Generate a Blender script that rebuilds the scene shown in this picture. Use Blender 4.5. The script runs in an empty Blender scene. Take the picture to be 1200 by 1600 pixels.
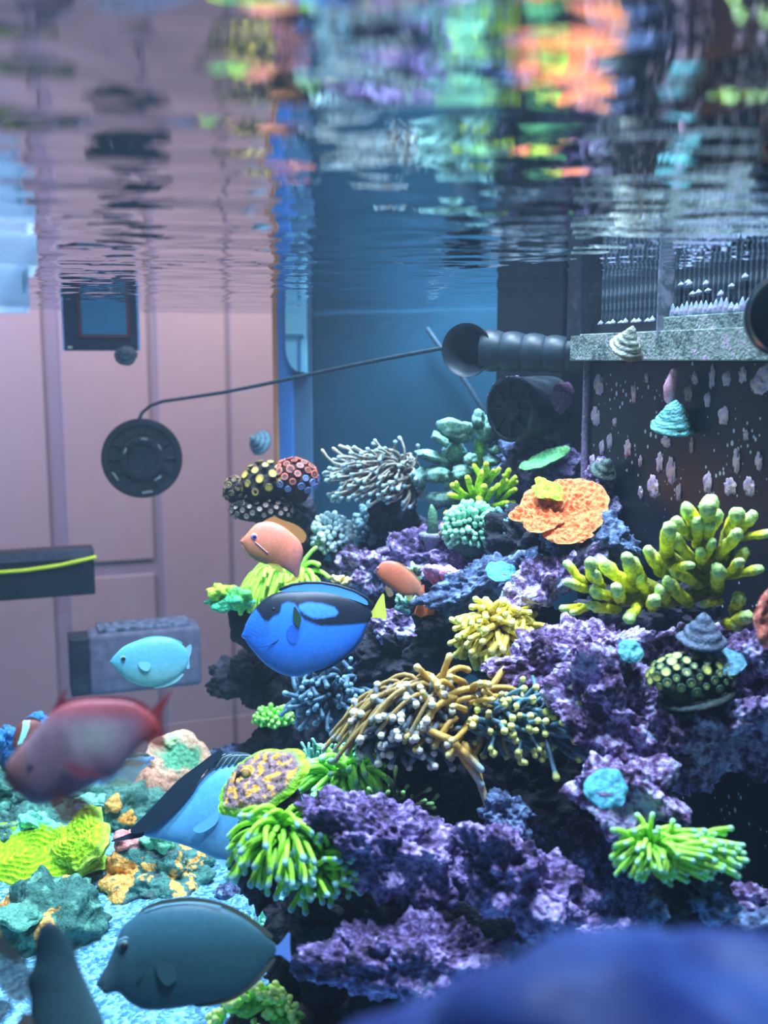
import bpy, bmesh, math, random
from mathutils import Vector, Matrix, Euler, Quaternion, noise

random.seed(7)
scene = bpy.context.scene
col = scene.collection

# ------------------------------------------------------------------ camera, world, lamps, exposure
FPX = 1600.0                      # focal length in pixels of the 1200x1600 frame
PITCH = math.radians(8.4)
CAM = Vector((0, 0, 0.45))        # z = 0 is the sand bed
WATER = 0.5165
cam_data = bpy.data.cameras.new('camera')
cam_data.sensor_fit = 'HORIZONTAL'
cam_data.sensor_width = 24.0
cam_data.lens = 24.0 * FPX / 1200
cam_data.clip_start = 0.01
cam_data.clip_end = 30
cam_data.dof.use_dof = True
cam_data.dof.focus_distance = 0.84
cam_data.dof.aperture_fstop = 5.2
cam = bpy.data.objects.new('camera', cam_data)
cam.location = CAM
cam.rotation_euler = (math.radians(90) - PITCH, 0, 0)
col.objects.link(cam)
scene.camera = cam

world = bpy.data.worlds.new('room_air')
scene.world = world
world.use_nodes = True
world.node_tree.nodes['Background'].inputs[0].default_value = (0.20, 0.32, 0.50, 1)
world.node_tree.nodes['Background'].inputs[1].default_value = 0.26

def area(name, loc, target, size, power, colour, size_y=None, spread=180):
    l = bpy.data.lights.new(name, 'AREA')
    l.energy = power
    l.color = colour
    l.size = size
    l.spread = math.radians(spread)
    if size_y:
        l.shape = 'RECTANGLE'
        l.size_y = size_y
    o = bpy.data.objects.new(name, l)
    o.location = loc
    o.rotation_euler = (Vector(target) - Vector(loc)).to_track_quat('-Z', 'Y').to_euler()
    col.objects.link(o)
    return o

REEF = (0.55, 0.735, 1.0)
area('reef_lamp', (0.14, 0.62, 1.15), (0.10, 0.68, 0), 0.13, 6.2, REEF, 0.24, 90)
area('reef_lamp', (0.02, 0.98, 1.15), (0.02, 0.98, 0), 0.13, 5.8, REEF, 0.24, 90)
area('reef_lamp', (-0.30, 0.80, 1.15), (-0.27, 0.84, 0), 0.13, 3.7, (0.50, 0.745, 1.0), 0.24, 90)
area('back_panel_fill', (0.09, 1.26, 0.66), (0.12, 1.36, 0.35), 0.14, 4.0, (0.30, 0.62, 1.0))  # added unseen light, brightens the top of the back panel
area('door_light', (-0.02, 1.80, 1.20), (-0.45, 2.15, 0.35), 0.30, 10.0, (1.0, 0.60, 0.49))
area('door_light', (-1.25, 1.45, 1.20), (-1.0, 1.95, 0.25), 0.35, 23, (0.68, 0.60, 1.0))  # added lavender light on the door, in place of the tank's spill

scene.view_settings.view_transform = 'Standard'
scene.view_settings.look = 'None'
scene.view_settings.gamma = 1
scene.view_settings.use_curve_mapping = False
scene.view_settings.exposure = 0.0
scene.cycles.use_denoising = True
scene.cycles.max_bounces = 6
scene.cycles.diffuse_bounces = 3
scene.cycles.glossy_bounces = 4
scene.cycles.transparent_max_bounces = 12
scene.cycles.caustics_reflective = False
scene.cycles.caustics_refractive = False

# ------------------------------------------------------------------ helpers
SP, CP = math.sin(PITCH), math.cos(PITCH)
def ray(px, py):
    a, b = (px - 600) / FPX, (py - 800) / FPX
    return Vector((a, CP - b * SP, -SP - b * CP))
def P(px, py, d):                  # world point seen at a pixel, at depth y = d
    r = ray(px, py)
    return CAM + r * (d / r.y)
def S(py, d):                      # metres for one pixel at that place
    return d / ray(600, py).y / FPX
def face_quat(loc):
    return (Vector(loc) - CAM).to_track_quat('Y', 'Z')

def lin(v):
    v /= 255.0
    return v / 12.92 if v <= 0.04045 else ((v + 0.055) / 1.055) ** 2.4
def A(r, g, b, k=1.0):             # albedo that looks like this colour under the reef lamps
    c = (lin(r) / 0.60, lin(g) / 0.76, lin(b))
    return tuple(max(0.004, min(0.95, x * k)) for x in c)
def lerp(a, b, t):
    return tuple(x + (y - x) * t for x, y in zip(a, b))

MATS = {}
def mat(name, c1, c2=None, rough=0.6, scale=60, bump=0.0, bscale=200, spec=0.3, detail=4, thr=(0.4, 0.6), metal=0.0, coat=0.0, alpha=1.0, trans=0.0, glow_through=0.0):
    if name in MATS:
        return MATS[name]
    m = bpy.data.materials.new(name)
    m.use_nodes = True
    nt = m.node_tree
    b = nt.nodes['Principled BSDF']
    b.inputs['Roughness'].default_value = rough
    b.inputs['Specular IOR Level'].default_value = spec
    b.inputs['Metallic'].default_value = metal
    b.inputs['Coat Weight'].default_value = coat
    b.inputs['Alpha'].default_value = alpha
    tc = nt.nodes.new('ShaderNodeTexCoord')
    def nz(s, d=detail):
        n = nt.nodes.new('ShaderNodeTexNoise')
        n.inputs['Scale'].default_value = s
        n.inputs['Detail'].default_value = d
        nt.links.new(tc.outputs['Object'], n.inputs['Vector'])
        return n
    if c1 == 'vcol':
        at = nt.nodes.new('ShaderNodeAttribute')
        at.attribute_name = 'Col'
        src = at.outputs['Color']
        if c2:
            n = nz(scale)
            r = nt.nodes.new('ShaderNodeMapRange')
            r.inputs[1].default_value, r.inputs[2].default_value = 0.3, 0.7
            r.inputs[3].default_value, r.inputs[4].default_value = c2
            nt.links.new(n.outputs['Fac'], r.inputs[0])
            mx = nt.nodes.new('ShaderNodeVectorMath')
            mx.operation = 'SCALE'
            nt.links.new(src, mx.inputs[0])
            nt.links.new(r.outputs[0], mx.inputs['Scale'])
            src = mx.outputs[0]
        nt.links.new(src, b.inputs['Base Color'])
    elif c2:
        n = nz(scale)
        r = nt.nodes.new('ShaderNodeValToRGB')
        r.color_ramp.elements[0].position, r.color_ramp.elements[1].position = thr
        r.color_ramp.elements[0].color = (*c1, 1)
        r.color_ramp.elements[1].color = (*c2, 1)
        nt.links.new(n.outputs['Fac'], r.inputs[0])
        nt.links.new(r.outputs[0], b.inputs['Base Color'])
    else:
        b.inputs['Base Color'].default_value = (*c1, 1)
    if bump:
        n = nz(bscale, 5)
        bp = nt.nodes.new('ShaderNodeBump')
        bp.inputs['Strength'].default_value = 0.9
        bp.inputs['Distance'].default_value = bump
        nt.links.new(n.outputs['Fac'], bp.inputs['Height'])
        nt.links.new(bp.outputs[0], b.inputs['Normal'])
    if trans:
        out = nt.nodes['Material Output']
        tb = nt.nodes.new('ShaderNodeBsdfTransparent')
        mx = nt.nodes.new('ShaderNodeMixShader')
        mx.inputs[0].default_value = trans
        if glow_through:                       # milky plastic lets light through
            tl = nt.nodes.new('ShaderNodeBsdfTranslucent')
            tl.inputs[0].default_value = (*c1, 1)
            m2 = nt.nodes.new('ShaderNodeMixShader')
            m2.inputs[0].default_value = glow_through
            nt.links.new(b.outputs[0], m2.inputs[1])
            nt.links.new(tl.outputs[0], m2.inputs[2])
            nt.links.new(m2.outputs[0], mx.inputs[1])
        else:
            nt.links.new(b.outputs[0], mx.inputs[1])
        nt.links.new(tb.outputs[0], mx.inputs[2])
        nt.links.new(mx.outputs[0], out.inputs['Surface'])
    MATS[name] = m
    return m

def ramp_mat(name, stops, scale=30, bump=0.0015, bscale=260, rough=0.8, scale2=140, spec=0.25, distort=0.6):
    """encrusted rock: two noises pick from several crust colours"""
    m = bpy.data.materials.new(name)
    m.use_nodes = True
    nt = m.node_tree
    b = nt.nodes['Principled BSDF']
    b.inputs['Roughness'].default_value = rough
    b.inputs['Specular IOR Level'].default_value = spec
    tc = nt.nodes.new('ShaderNodeTexCoord')
    def nz(s, d, dist=0.0):
        n = nt.nodes.new('ShaderNodeTexNoise')
        n.inputs['Scale'].default_value = s
        n.inputs['Detail'].default_value = d
        n.inputs['Distortion'].default_value = dist
        nt.links.new(tc.outputs['Object'], n.inputs['Vector'])
        return n
    n1, n2 = nz(scale, 5, distort), nz(scale2, 4)
    mx = nt.nodes.new('ShaderNodeMath')
    mx.operation = 'MULTIPLY_ADD'
    mx.inputs[1].default_value = 0.45
    nt.links.new(n2.outputs['Fac'], mx.inputs[0])
    sc = nt.nodes.new('ShaderNodeMath')
    sc.operation = 'MULTIPLY'
    sc.inputs[1].default_value = 0.55
    nt.links.new(n1.outputs['Fac'], sc.inputs[0])
    nt.links.new(sc.outputs[0], mx.inputs[2])
    r = nt.nodes.new('ShaderNodeValToRGB')
    els = r.color_ramp.elements
    while len(els) < len(stops):
        els.new(0.5)
    for e, (p, c) in zip(els, stops):
        e.position = p
        e.color = (*c, 1)
    nt.links.new(mx.outputs[0], r.inputs[0])
    nt.links.new(r.outputs[0], b.inputs['Base Color'])
    n3 = nz(bscale, 6)
    bp = nt.nodes.new('ShaderNodeBump')
    bp.inputs['Distance'].default_value = bump
    nt.links.new(n3.outputs['Fac'], bp.inputs['Height'])
    nt.links.new(bp.outputs[0], b.inputs['Normal'])
    MATS[name] = m
    return m

def fresnel_mat(name, ior, tint, rough=0.0, boost=0.0, bumpd=0.0):
    """clear sheet: Fresnel reflection over plain transmission"""
    m = bpy.data.materials.new(name)
    m.use_nodes = True
    nt = m.node_tree
    nt.nodes.remove(nt.nodes['Principled BSDF'])
    out = nt.nodes['Material Output']
    fr = nt.nodes.new('ShaderNodeFresnel')
    fr.inputs['IOR'].default_value = ior
    t = nt.nodes.new('ShaderNodeBsdfTransparent')
    t.inputs[0].default_value = (*tint, 1)
    g = nt.nodes.new('ShaderNodeBsdfGlossy')
    g.inputs['Roughness'].default_value = rough
    g.inputs[0].default_value = (0.93, 0.96, 1.0, 1)
    mx = nt.nodes.new('ShaderNodeMixShader')
    nt.links.new(fr.outputs[0], mx.inputs[0])
    nt.links.new(t.outputs[0], mx.inputs[1])
    nt.links.new(g.outputs[0], mx.inputs[2])
    nt.links.new(mx.outputs[0], out.inputs['Surface'])
    MATS[name] = m
    return m

HARD = {'black_plastic', 'black_plastic_worn', 'puck_black', 'pipe_black', 'pump_gloss'}
class MB:
    """collects shapes; build() links them as one mesh object"""
    def __init__(s):
        s.v, s.f, s.c = [], [], []
    def add(s, verts, faces, cols):
        o = len(s.v)
        s.v += [tuple(v) for v in verts]
        s.f += [tuple(i + o for i in f) for f in faces]
        s.c += cols if isinstance(cols, list) else [cols] * len(verts)
        return s
    def tube(s, pts, rad, cols=(1, 1, 1), n=7, cap=True, noise_amp=0.0, seed=0.0):
        pts = [Vector(p) for p in pts]
        m = len(pts)
        if not isinstance(rad, (list, tuple)):
            rad = [rad] * m
        if isinstance(cols, tuple):
            cols = [cols] * m
        if cap:                                   # rounded ends
            d0 = (pts[0] - pts[1]).normalized()
            d1 = (pts[-1] - pts[-2]).normalized()
            pts = [pts[0] + d0 * rad[0] * 0.8] + pts + [pts[-1] + d1 * rad[-1] * 0.55, pts[-1] + d1 * rad[-1] * 0.95]
            rad = [rad[0] * 0.4] + list(rad) + [rad[-1] * 0.8, rad[-1] * 0.3]
            cols = [cols[0]] + list(cols) + [cols[-1], cols[-1]]
            m += 3
        verts, cc = [], []
        ref = Vector((0.31, 0.87, 0.38))
        for i, p in enumerate(pts):
            t = (pts[min(i + 1, m - 1)] - pts[max(i - 1, 0)]).normalized()
            a = t.cross(ref)
            if a.length < 1e-4:
                a = t.cross(Vector((1, 0, 0)))
            a.normalize()
            b = t.cross(a)
            for k in range(n):
                an = 2 * math.pi * k / n
                dirv = a * math.cos(an) + b * math.sin(an)
                r = rad[i]
                if noise_amp:
                    r *= 1 + noise_amp * noise.noise((p + dirv * r) * 220 + Vector((seed, 0, 0)))
                verts.append(p + dirv * r)
                cc.append(cols[i])
        faces = []
        for i in range(m - 1):
            for k in range(n):
                k2 = (k + 1) % n
                faces.append((i * n + k, i * n + k2, (i + 1) * n + k2, (i + 1) * n + k))
        faces.append(tuple(range(n))[::-1])
        faces.append(tuple((m - 1) * n + k for k in range(n)))
        return s.add(verts, faces, cc)
    def lathe(s, prof, n=24, cols=(1, 1, 1), mtx=None):     # prof: (radius, z)
        if isinstance(cols, tuple):
            cols = [cols] * len(prof)
        verts, cc, faces = [], [], []
        for (r, z), c in zip(prof, cols):
            for k in range(n):
                an = 2 * math.pi * k / n
                v = Vector((r * math.cos(an), r * math.sin(an), z))
                verts.append(mtx @ v if mtx else v)
                cc.append(c)
        m = len(prof)
        for i in range(m - 1):
            for k in range(n):
                k2 = (k + 1) % n
                faces.append((i * n + k, i * n + k2, (i + 1) * n + k2, (i + 1) * n + k))
        faces.append(tuple(range(n))[::-1])
        faces.append(tuple((m - 1) * n + k for k in range(n)))
        return s.add(verts, faces, cc)
    def prism(s, poly, y0, y1, cols=(1, 1, 1), bulge=0.0):  # outline in x, z; thickness along y
        n = len(poly)
        verts = [(x, y0, z) for x, z in poly] + [(x, y1, z) for x, z in poly]
        faces = [tuple(range(n)), tuple(range(2 * n - 1, n - 1, -1))]
        for k in range(n):
            k2 = (k + 1) % n
            faces.append((k2, k, k + n, k2 + n))
        return s.add(verts, faces, (cols * 2) if isinstance(cols, list) else cols)
    def box(s, c, size, cols=(1, 1, 1), rot=None):
        x, y, z = (q / 2 for q in size)
        vs = [Vector(v) for v in ((-x, -y, -z), (x, -y, -z), (x, y, -z), (-x, y, -z), (-x, -y, z), (x, -y, z), (x, y, z), (-x, y, z))]
        if rot:
            vs = [rot @ v for v in vs]
        vs = [v + Vector(c) for v in vs]
        return s.add(vs, [(0, 3, 2, 1), (4, 5, 6, 7), (0, 1, 5, 4), (1, 2, 6, 5), (2, 3, 7, 6), (3, 0, 4, 7)], cols)
    def mesh(s, name, m, smooth=True, bevel=0.0):
        me = bpy.data.meshes.new(name)
        me.from_pydata(s.v, [], s.f)
        ca = me.color_attributes.new('Col', 'FLOAT_COLOR', 'POINT')
        flat = []
        for c in s.c:
            flat += [c[0], c[1], c[2], 1.0]
        ca.data.foreach_set('color', flat)
        bm = bmesh.new()
        bm.from_mesh(me)
        bmesh.ops.recalc_face_normals(bm, faces=bm.faces)
        if bevel:
            bmesh.ops.bevel(bm, geom=list(bm.edges), offset=bevel, segments=3, affect='EDGES', profile=0.6, clamp_overlap=True)
        bm.to_mesh(me)
        bm.free()
        me.materials.append(m)
        if smooth:
            me.polygons.foreach_set('use_smooth', [True] * len(me.polygons))
            if bevel or m.name in HARD:
                me.set_sharp_from_angle(angle=math.radians(38))
        return me
    def build(s, name, m, parent=None, loc=None, smooth=True, bevel=0.0, rot=None):
        return link(name, s.mesh(name, m, smooth, bevel), parent, loc, rot)

def link(name, me, parent=None, loc=None, rot=None, scale=None):
    o = bpy.data.objects.new(name, me)
    col.objects.link(o)
    if parent:
        o.parent = parent
    if loc is not None:
        o.location = loc
    if rot is not None:
        o.rotation_mode = 'QUATERNION'
        o.rotation_quaternion = rot
    if scale is not None:
        o.scale = scale
    return o

def tag(o, label=None, cat=None, group=None, kind=None):
    if label: o['label'] = label
    if cat: o['category'] = cat
    if group: o['group'] = group
    if kind: o['kind'] = kind
    return o

def thing(name, label, cat, loc, group=None, rot=None):
    o = bpy.data.objects.new(name, None)
    o.empty_display_size = 0.01
    col.objects.link(o)
    o.location = loc
    if rot is not None:
        o.rotation_mode = 'QUATERNION'
        o.rotation_quaternion = rot
    return tag(o, label, cat, group)

def rnd(a, b):
    return random.uniform(a, b)
VC = mat('living_tissue', 'vcol', (0.8, 1.2), rough=0.45, scale=420, bump=0.0005, bscale=900, spec=0.35)
VROUGH = mat('coral_skin', 'vcol', (0.6, 1.35), rough=0.75, scale=330, bump=0.0014, bscale=620, spec=0.2)
VSMOOTH = mat('fish_skin', 'vcol', (0.9, 1.1), rough=0.42, scale=300, spec=0.32, bump=0.00012, bscale=900)
VPLAIN = mat('painted', 'vcol', rough=0.45, spec=0.4)

# ------------------------------------------------------------------ the tank and the room behind it
CORNER = Vector((-0.157, 1.5, 0))
U = Vector((math.cos(math.radians(-30)), math.sin(math.radians(-30)), 0))     # along the back wall
W = Vector((-0.5, -0.8660254, 0))                                              # square to the back wall, towards us
PANE_DEG = 20
V = Vector((-math.cos(math.radians(PANE_DEG)), -math.sin(math.radians(PANE_DEG)), 0))   # along the clear end pane
PN = Vector((math.sin(math.radians(PANE_DEG)), -math.cos(math.radians(PANE_DEG)), 0))   # its inward normal
QPANE = Quaternion((0, 0, 1), math.radians(PANE_DEG))
QBACK = Quaternion((0, 0, 1), math.radians(-30))
def on_line(px, py, base, dirv):   # where the vertical plane through base along dirv is seen at a pixel
    r = ray(px, py)
    det = dirv.x * (-r.y) + dirv.y * r.x
    s = (base.x * r.y - base.y * r.x) / det
    q = base + dirv * s
    t = q.y / r.y
    return Vector((q.x, q.y, CAM.z + r.z * t)), s
def pane(px, py, off=0.0):
    return on_line(px, py, CORNER + PN * off, V)
def back(px, py, off=0.0):
    return on_line(px, py, CORNER + W * off, U)

GLASS = fresnel_mat('aquarium_glass', 1.25, (0.93, 0.95, 0.97))
tank = MB().box(V * 0.80 - PN * 0.006 + Vector((0, 0, 0.285)), (1.6, 0.004, 0.73), rot=Matrix.Rotation(math.radians(PANE_DEG), 3, 'Z')).build('window_1', GLASS, None, CORNER, smooth=False)
tag(tank, 'clear glass end pane of the reef aquarium', kind='structure')
BACKM = mat('back_panel_blue', A(20, 58, 80), A(24, 66, 92), rough=0.5, scale=5, spec=0.3, bump=0.0004, bscale=40)
o = MB().box(U * 0.7 - W * 0.008 + Vector((0, 0, 0.235)), (1.4, 0.012, 0.83), rot=Matrix.Rotation(math.radians(-30), 3, 'Z')).build('wall_back', BACKM, None, CORNER, smooth=False)
tag(o, 'dark blue back panel of the reef aquarium', kind='structure')
OUTLINE = [Vector((0, 0, 0)), U * 1.24, U * 1.24 + W * 1.75, V * 1.55 + W * 1.35, V * 1.55]      # the tank's plan
def slab(name, z0, z1, m):
    n = len(OUTLINE)
    vs = [(p.x, p.y, z0) for p in OUTLINE] + [(p.x, p.y, z1) for p in OUTLINE]
    fs = [tuple(range(n)), tuple(range(2 * n - 1, n - 1, -1))] + [(k, (k + 1) % n, (k + 1) % n + n, k + n) for k in range(n)]
    return MB().add(vs, fs, (1, 1, 1)).build(name, m, None, CORNER, smooth=False)
o = slab('floor', -0.176, -0.164, mat('bottom_glass', (0.05, 0.08, 0.1), rough=0.3))
tag(o, 'glass bottom of the reef aquarium under the sand', kind='structure')
# corner: silicone seam, grey inner strip, moulded bracket at the water line
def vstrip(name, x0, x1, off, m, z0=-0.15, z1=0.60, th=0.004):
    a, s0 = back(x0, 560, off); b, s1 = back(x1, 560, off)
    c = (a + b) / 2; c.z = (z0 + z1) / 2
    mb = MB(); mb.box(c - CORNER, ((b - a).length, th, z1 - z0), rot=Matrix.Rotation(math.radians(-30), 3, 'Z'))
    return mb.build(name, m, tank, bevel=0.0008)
vstrip('corner_seam', 434, 457, 0.006, mat('silicone_blue', A(52, 104, 186), A(66, 122, 204), rough=0.3, scale=8))
vstrip('inner_strip', 457, 487, 0.003, mat('strip_grey', A(58, 92, 130), A(72, 110, 150), rough=0.4, scale=10))
vstrip('edge_fringe', 427, 433, 0.010, mat('fringe_orange', (0.70, 0.25, 0.08), rough=0.4))  # orange light fringe at the pane edge, put in as a coloured strip
a, _ = back(447, 502, 0.012)
sb = S(540, a.y)
q = thing('corner_bracket', 'pale blue moulded bracket in the tank corner at the water line', 'bracket', a, rot=QBACK)
prof = [(0, 0.012), (0.032, 0.012), (0.032, -0.078 * 1)]
k = 1.0 / 0.866
poly = [(0, .02), (33 * sb * k, .02), (33 * sb * k, -80 * sb), (26 * sb * k, -80 * sb)]
for i in range(7):
    t = i / 6 * math.pi / 2
    poly.append(((26 - 26 * math.sin(t)) * sb * k, (-80 + 36 - 36 * math.cos(t) + 0) * sb if i else -80 * sb))
poly = [(0, .02), (33 * sb * k, .02), (33 * sb * k, -80 * sb)] + [((24 - 24 * math.sin(t / 6 * 1.57)) * sb * k, (-40 - 38 * math.cos(t / 6 * 1.57)) * sb) for t in range(7)]
MB().prism(poly, -0.003, 0.003).build('plate', mat('bracket_blue', A(120, 200, 250), A(140, 215, 255), rough=0.35, scale=20), q, smooth=False, bevel=0.0008)
MB().box((16 * sb * k, -0.0045, -22 * sb), (30 * sb * k, 0.003, 3 * sb)).build('rib', mat('bracket_dark', A(60, 120, 180)), q, smooth=False)
MB().box((24 * sb * k, -0.0045, -50 * sb), (4 * sb * k, 0.003, 54 * sb)).build('rib', MATS['bracket_dark'], q, smooth=False)

# water surface: a rippled sheet, seen from below
def water_sheet():
    nx, ny = 560, 440
    vs, fs, keep = [], [], []
    o = CORNER - U * 0.95
    wx, wy = 2.19, 1.72
    for j in range(ny + 1):
        for i in range(nx + 1):
            p = o + U * (wx * i / nx) + W * (wy * j / ny)
            keep.append((p - CORNER).dot(PN) > 0.0)
            q = Vector((p.x / 0.085, p.y / 0.045, 0.3))
            q2 = Vector((p.x / 0.036, p.y / 0.017, 4.3))
            h = 0.0011 * noise.noise(q) + 0.00062 * noise.noise(q2) + 0.0010 * noise.noise(Vector((p.x / 0.16, p.y / 0.1, 9))) + 0.00042 * noise.noise(Vector((p.x / 0.020, p.y / 0.0095, 14)))
            vs.append((p.x, p.y, WATER + h))
    for j in range(ny):
        for i in range(nx):
            a = j * (nx + 1) + i
            if keep[a] and keep[a + 1]:
                fs.append((a, a + nx + 1, a + nx + 2, a + 1))
    me = bpy.data.meshes.new('water_surface')
    me.from_pydata(vs, [], fs)
    bm = bmesh.new(); bm.from_mesh(me)
    bmesh.ops.delete(bm, geom=[v for v in bm.verts if not v.link_faces], context='VERTS')
    bmesh.ops.recalc_face_normals(bm, faces=bm.faces)
    bm.faces.ensure_lookup_table()
    if bm.faces[0].normal.z < 0:
        bmesh.ops.reverse_faces(bm, faces=bm.faces)
    bm.to_mesh(me); bm.free()
    me.polygons.foreach_set('use_smooth', [True] * len(me.polygons))
    me.materials.append(fresnel_mat('water', 1.333, (0.97, 0.99, 1.0), rough=0.03))
    return link('water_surface', me)
tag(water_sheet(), 'rippling underside of the water surface mirroring the reef', 'water', kind='stuff')

# sand bed
def sand_bed():
    nx = 300
    vs, fs, keep = [], [], []
    for j in range(nx + 1):
        for i in range(nx + 1):
            p = CORNER + U * (-0.9 + 2.13 * i / nx) + W * (0.003 + 1.6 * j / nx)
            keep.append((p - CORNER).dot(PN) > 0.001)
            ff = max(0, min(1, (p.y - 0.97) / 0.22)); ff = ff * ff * (3 - 2 * ff)
            h = -0.125 * ff + 0.010 * noise.noise(Vector((p.x / 0.16, p.y / 0.16, 2))) + 0.003 * noise.noise(Vector((p.x / 0.04, p.y / 0.04, 5))) + 0.0011 * noise.noise(Vector((p.x / 0.009, p.y / 0.009, 7)))
            vs.append((p.x, p.y, h - 0.004))
    for j in range(nx):
        for i in range(nx):
            a = j * (nx + 1) + i
            if keep[a] and keep[a + 1]:
                fs.append((a, a + nx + 1, a + nx + 2, a + 1))
    me = bpy.data.meshes.new('sand_bed')
    me.from_pydata(vs, [], fs)
    bm = bmesh.new(); bm.from_mesh(me)
    bmesh.ops.delete(bm, geom=[v for v in bm.verts if not v.link_faces], context='VERTS')
    bm.to_mesh(me); bm.free()
    me.polygons.foreach_set('use_smooth', [True] * len(me.polygons))
    m = bpy.data.materials.new('coral_sand'); m.use_nodes = True
    nt = m.node_tree; b = nt.nodes['Principled BSDF']
    b.inputs['Roughness'].default_value = 0.9
    tc = nt.nodes.new('ShaderNodeTexCoord')
    vo = nt.nodes.new('ShaderNodeTexVoronoi'); vo.inputs['Scale'].default_value = 330
    nt.links.new(tc.outputs['Object'], vo.inputs['Vector'])
    r = nt.nodes.new('ShaderNodeValToRGB')
    for e, p_, c in zip(r.color_ramp.elements, (0.0, 1.0), (A(62, 142, 206), A(128, 206, 250))):
        e.position = p_; e.color = (*c, 1)
    e = r.color_ramp.elements.new(0.25); e.color = (*A(40, 105, 160), 1)
    nt.links.new(vo.outputs['Color'], r.inputs[0])
    nt.links.new(r.outputs[0], b.inputs['Base Color'])
    bp = nt.nodes.new('ShaderNodeBump'); bp.inputs['Distance'].default_value = 0.0022; bp.invert = True
    nt.links.new(vo.outputs['Distance'], bp.inputs['Height'])
    nt.links.new(bp.outputs[0], b.inputs['Normal'])
    me.materials.append(m)
    return link('sand_bed', me)
tag(sand_bed(), 'pale blue lit coral sand covering the tank bottom', 'sand', kind='stuff')

# the water itself: a thin blue haze filling the tank
m = bpy.data.materials.new('water_haze'); m.use_nodes = True
nt = m.node_tree
nt.nodes.remove(nt.nodes['Principled BSDF'])
vs_ = nt.nodes.new('ShaderNodeVolumeScatter')
vs_.inputs['Color'].default_value = (0.62, 0.80, 1.0, 1)
vs_.inputs['Density'].default_value = 0.055
vs_.inputs['Anisotropy'].default_value = 0.25
nt.links.new(vs_.outputs[0], nt.nodes['Material Output'].inputs['Volume'])
o = slab('water_body', -0.16, WATER - 0.003, m)
tag(o, 'hazy blue water filling the tank', 'water', kind='stuff')

# the room: a panelled door and its wall, seen through the end pane
DOORB = CORNER - PN * 0.70
def door_pt(px, py, off=0.0):
    return on_line(px, py, DOORB + PN * off, V)
WALLM = mat('wall_paint', (0.62, 0.56, 0.6), (0.66, 0.6, 0.62), rough=0.7, scale=3)
DOORM = mat('door_paint', (0.64, 0.58, 0.60), (0.68, 0.61, 0.62), rough=0.5, scale=4)
c, _ = door_pt(200, 700, -0.05)
wl = MB().box((c.x, c.y, 0.25), (3.2, 0.05, 2.3), rot=Matrix.Rotation(math.radians(PANE_DEG), 3, 'Z')).build('wall_left', WALLM, smooth=False)
tag(wl, 'plain room wall around the panelled door', kind='structure')
fl = MB().box((-1.2, 1.6, -0.92), (3.2, 3.4, 0.04)).build('room_floor', mat('floor_dark', (0.12, 0.11, 0.13), (0.16, 0.14, 0.16), rough=0.6, scale=5), smooth=False)
tag(fl, 'dark room floor below the door', kind='structure')
door = thing('door_1', 'white panelled room door seen through the end pane', 'door', door_pt(243, 700)[0] * 1.0)
door['kind'] = 'structure'
del door['category']
dl = door.location.copy()
GROOVE = mat('door_groove_shade', (0.44, 0.42, 0.52), (0.47, 0.45, 0.54), rough=0.6, scale=4)  # shade in the door's recesses, put into a darker slab colour
def door_box(name, x0, x1, z0, z1, o0, o1, bevel=0.0):
    a, s0 = door_pt(x0, 700); b, s1 = door_pt(x1, 700)
    c = (a + b) / 2 + PN * (o0 + o1) / 2; c.z = (z0 + z1) / 2
    return MB().box(c - dl, ((a - b).length, abs(o1 - o0), z1 - z0), rot=Matrix.Rotation(math.radians(PANE_DEG), 3, 'Z')).build(name, GROOVE if name == 'slab' else DOORM, door, smooth=False, bevel=bevel)
door_box('slab', -110, 500, -0.9, 1.3, -0.02, 0.0)
zr = [P(200, y, 2.2).z for y in (885, 862, 1040, 1062)]
for (x0, x1) in ((-90, 72), (100, 234), (250, 354), (363, 490)):
    if x0 == 100:
        door_box('panel', x0, x1, zr[1], 1.25, 0.0, 0.004, 0.0012)
        door_box('panel', x0, x1, -0.85, zr[0], 0.0, 0.004, 0.0012)
    else:
        door_box('panel', x0, x1, -0.85, 1.25, 0.0, 0.004, 0.0012)

# ------------------------------------------------------------------ live rock
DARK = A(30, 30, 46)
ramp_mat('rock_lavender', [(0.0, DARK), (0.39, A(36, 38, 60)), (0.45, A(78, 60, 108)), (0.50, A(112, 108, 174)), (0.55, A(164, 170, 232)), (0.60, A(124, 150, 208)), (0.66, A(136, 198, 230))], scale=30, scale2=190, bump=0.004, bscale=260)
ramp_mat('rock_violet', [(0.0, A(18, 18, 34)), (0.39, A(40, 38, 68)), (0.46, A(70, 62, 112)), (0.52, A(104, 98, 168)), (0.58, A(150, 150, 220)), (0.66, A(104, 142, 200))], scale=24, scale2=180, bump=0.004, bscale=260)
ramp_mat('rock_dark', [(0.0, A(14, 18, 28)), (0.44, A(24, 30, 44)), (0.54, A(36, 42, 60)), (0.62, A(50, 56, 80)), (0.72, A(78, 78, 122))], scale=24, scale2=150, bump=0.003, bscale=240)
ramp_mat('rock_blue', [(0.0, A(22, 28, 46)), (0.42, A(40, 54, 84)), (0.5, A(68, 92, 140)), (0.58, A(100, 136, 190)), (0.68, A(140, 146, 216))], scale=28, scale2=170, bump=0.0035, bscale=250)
ramp_mat('rock_teal', [(0.0, A(22, 48, 56)), (0.40, A(40, 84, 90)), (0.5, A(60, 118, 118)), (0.58, A(84, 160, 154)), (0.7, A(140, 210, 200))], scale=30, scale2=170, bump=0.003, bscale=260)

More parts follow.
